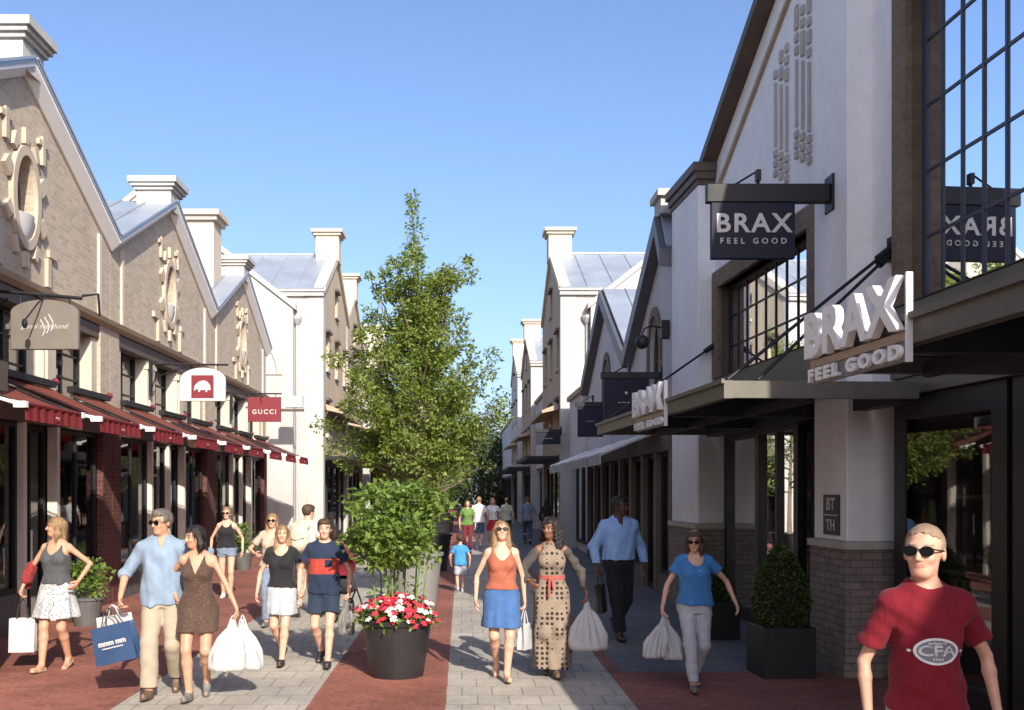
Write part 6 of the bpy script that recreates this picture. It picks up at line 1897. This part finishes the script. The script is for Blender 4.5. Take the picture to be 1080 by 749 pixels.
# 16 man in red tee, close
teered = cloth('crimson_jersey', (.17, .008, .017), .10)
person('close man with cropped hair and sunglasses in crimson T-shirt with white emblem', 2.22, 4.75, -4, 1.815, False, 30, h=.0062, feet=walk(.25, .22, 'R', .085), hands=((.34, .06, .90), (-.25, .04, .87)), head=(-34, -4), hair=('buzz', 'buzz'), glasses=True,
       top=dict(mat=teered, sleeve=.34, neck='crew', hem=.915, inf=.013, loose=.35, sl_inf=.004, fold=.0065), bottom=dict(mat=cloth('stone_jeans', (.36, .36, .37)), waist=1.0), shoes='dark', group=G, build=.84, headscale=1.05)
tee = person.last_top; s_ = person.s
dg = bpy.context.evaluated_depsgraph_get()
bvh = BVHTree.FromPolygons([v.co.copy() for v in tee.data.vertices], [tuple(p.vertices) for p in tee.data.polygons])
def emblem():
    root = tee.parent
    def onto(me, eps):
        for v in me.vertices:
            hit = bvh.ray_cast(Vector((v.co.x, -1, v.co.z)), Vector((0, 1, 0)))
            v.co.y = (hit[0].y if hit[0] is not None else -.1) - eps + (v.co.y) * 1.0
    cx, cz = .0, 1.20 * s_
    def ringmesh(ro, ri, n=48, seg=4):
        m = MB(); vs = []; fs = []
        for i in range(n):
            a = 2 * math.pi * i / n
            for j in range(seg + 1):
                k = j / seg; vs.append((cx + (ri[0] + (ro[0] - ri[0]) * k) * math.cos(a), 0, cz + (ri[1] + (ro[1] - ri[1]) * k) * math.sin(a)))
        for i in range(n):
            for j in range(seg): fs.append((i * (seg + 1) + j, ((i + 1) % n) * (seg + 1) + j, ((i + 1) % n) * (seg + 1) + j + 1, i * (seg + 1) + j + 1))
        m.add(vs, fs); return m
    mw = plain('white_print', (.66, .66, .64), .7, 0, var=.08, bump=0)
    mk = plain('grey_print', (.17, .17, .18), .7, 0, var=.1, bump=0)
    for (ro, ri, eps, mt, nm) in (((.102, .062), (.089, .051), .0042, mw, 'emblem_ring'), ((.089, .051), (.001, .001), .003, mk, 'emblem_field')):
        o = ringmesh(ro, ri).build(nm, mt, root); onto(o.data, eps)
    for (t, sz, dz, sp) in (('CFA', .082, .0, .95), ('original', .020, .037, 1.1), ('1984', .020, -.037, 1.1)):
        me = text_mb(t, sz, .001, .002, sp)
        for _ in range(1):
            bm = bmesh.new(); bm.from_mesh(me); bmesh.ops.subdivide_edges(bm, edges=[e for e in bm.edges if e.calc_length() > .012], cuts=2); bm.to_mesh(me); bm.free()
        me.transform(Matrix.Translation((cx, 0, cz + dz)) @ FACE['cam'].to_4x4() @ Matrix.Diagonal((1.18, .80, .0, 1)))
        me.materials.clear(); o = link_mesh('emblem_lettering', me, mw, root); onto(o.data, .006)
    m = MB()
    for sx in (-1, 1):
        m = MB(); c = cx + sx * .117
        m.add([(c + .008 * math.cos(a), 0, cz + .007 * math.sin(a)) for a in np.linspace(0, 6.283, 13)[:-1]], [tuple(range(12))])
        o = m.build('emblem_dot', mw, root); onto(o.data, .004)
emblem()

# pushchair with red hood behind the young man
pc = empty('pushchair', (-1.85, 15.4, 0), R(25), 'pushchair with dark red hood half hidden behind the young man in navy', 'pushchair')
F = Field([-.3, -.4, .5], [.3, .4, 1.15], .012)
F.add(p_ell((0, .05, .83), (.22, .30, .26)), 0); F.add(p_ell((0, -.22, .72), (.19, .22, .22)), .01, 'd'); F.cut(lambda X, Y, Z: .66 - Z + .3 * Y + 0 * X)
V, Fc = F.mesh(); mesh_from(V, Fc, 'hood', [cloth('dark_red_canvas', (.17, .012, .025))], pc)
F = Field([-.3, -.5, .25], [.3, .4, .8], .012); F.add(p_ell((0, -.06, .55), (.20, .36, .17)), 0); F.add(p_ell((0, -.1, .70), (.16, .28, .16)), .02, 'd'); V, Fc = F.mesh(); mesh_from(V, Fc, 'seat', [cloth('dark_twill', None)], pc)
m = MB()
for sx in (-1, 1): m.tube([(sx * .22, -.42, .14), (sx * .22, .15, .62), (sx * .21, .48, 1.02)], .014, 8); m.tube([(sx * .22, .32, .14), (sx * .22, -.05, .48)], .014, 8)
m.tube([(-.21, .48, 1.02), (.21, .48, 1.02)], .018, 8); m.tube([(-.24, -.42, .14), (.24, -.42, .14)], .01, 6); m.tube([(-.24, .32, .14), (.24, .32, .14)], .01, 6); m.build('frame', darkmetal, pc)
for sx in (-1, 1):
    for yy in (-.42, .32):
        m = MB(); pts = [(sx * .25, yy + .125 * math.cos(a), .14 + .125 * math.sin(a)) for a in np.linspace(0, 2 * math.pi, 21)]; m.tube(pts, .018, 6)
        for a in np.linspace(0, math.pi, 4)[:-1]: m.tube([(sx * .25, yy + .12 * math.cos(a), .14 + .12 * math.sin(a)), (sx * .25, yy - .12 * math.cos(a), .14 - .12 * math.sin(a))], .005, 4)
        m.build('wheel', black, pc)
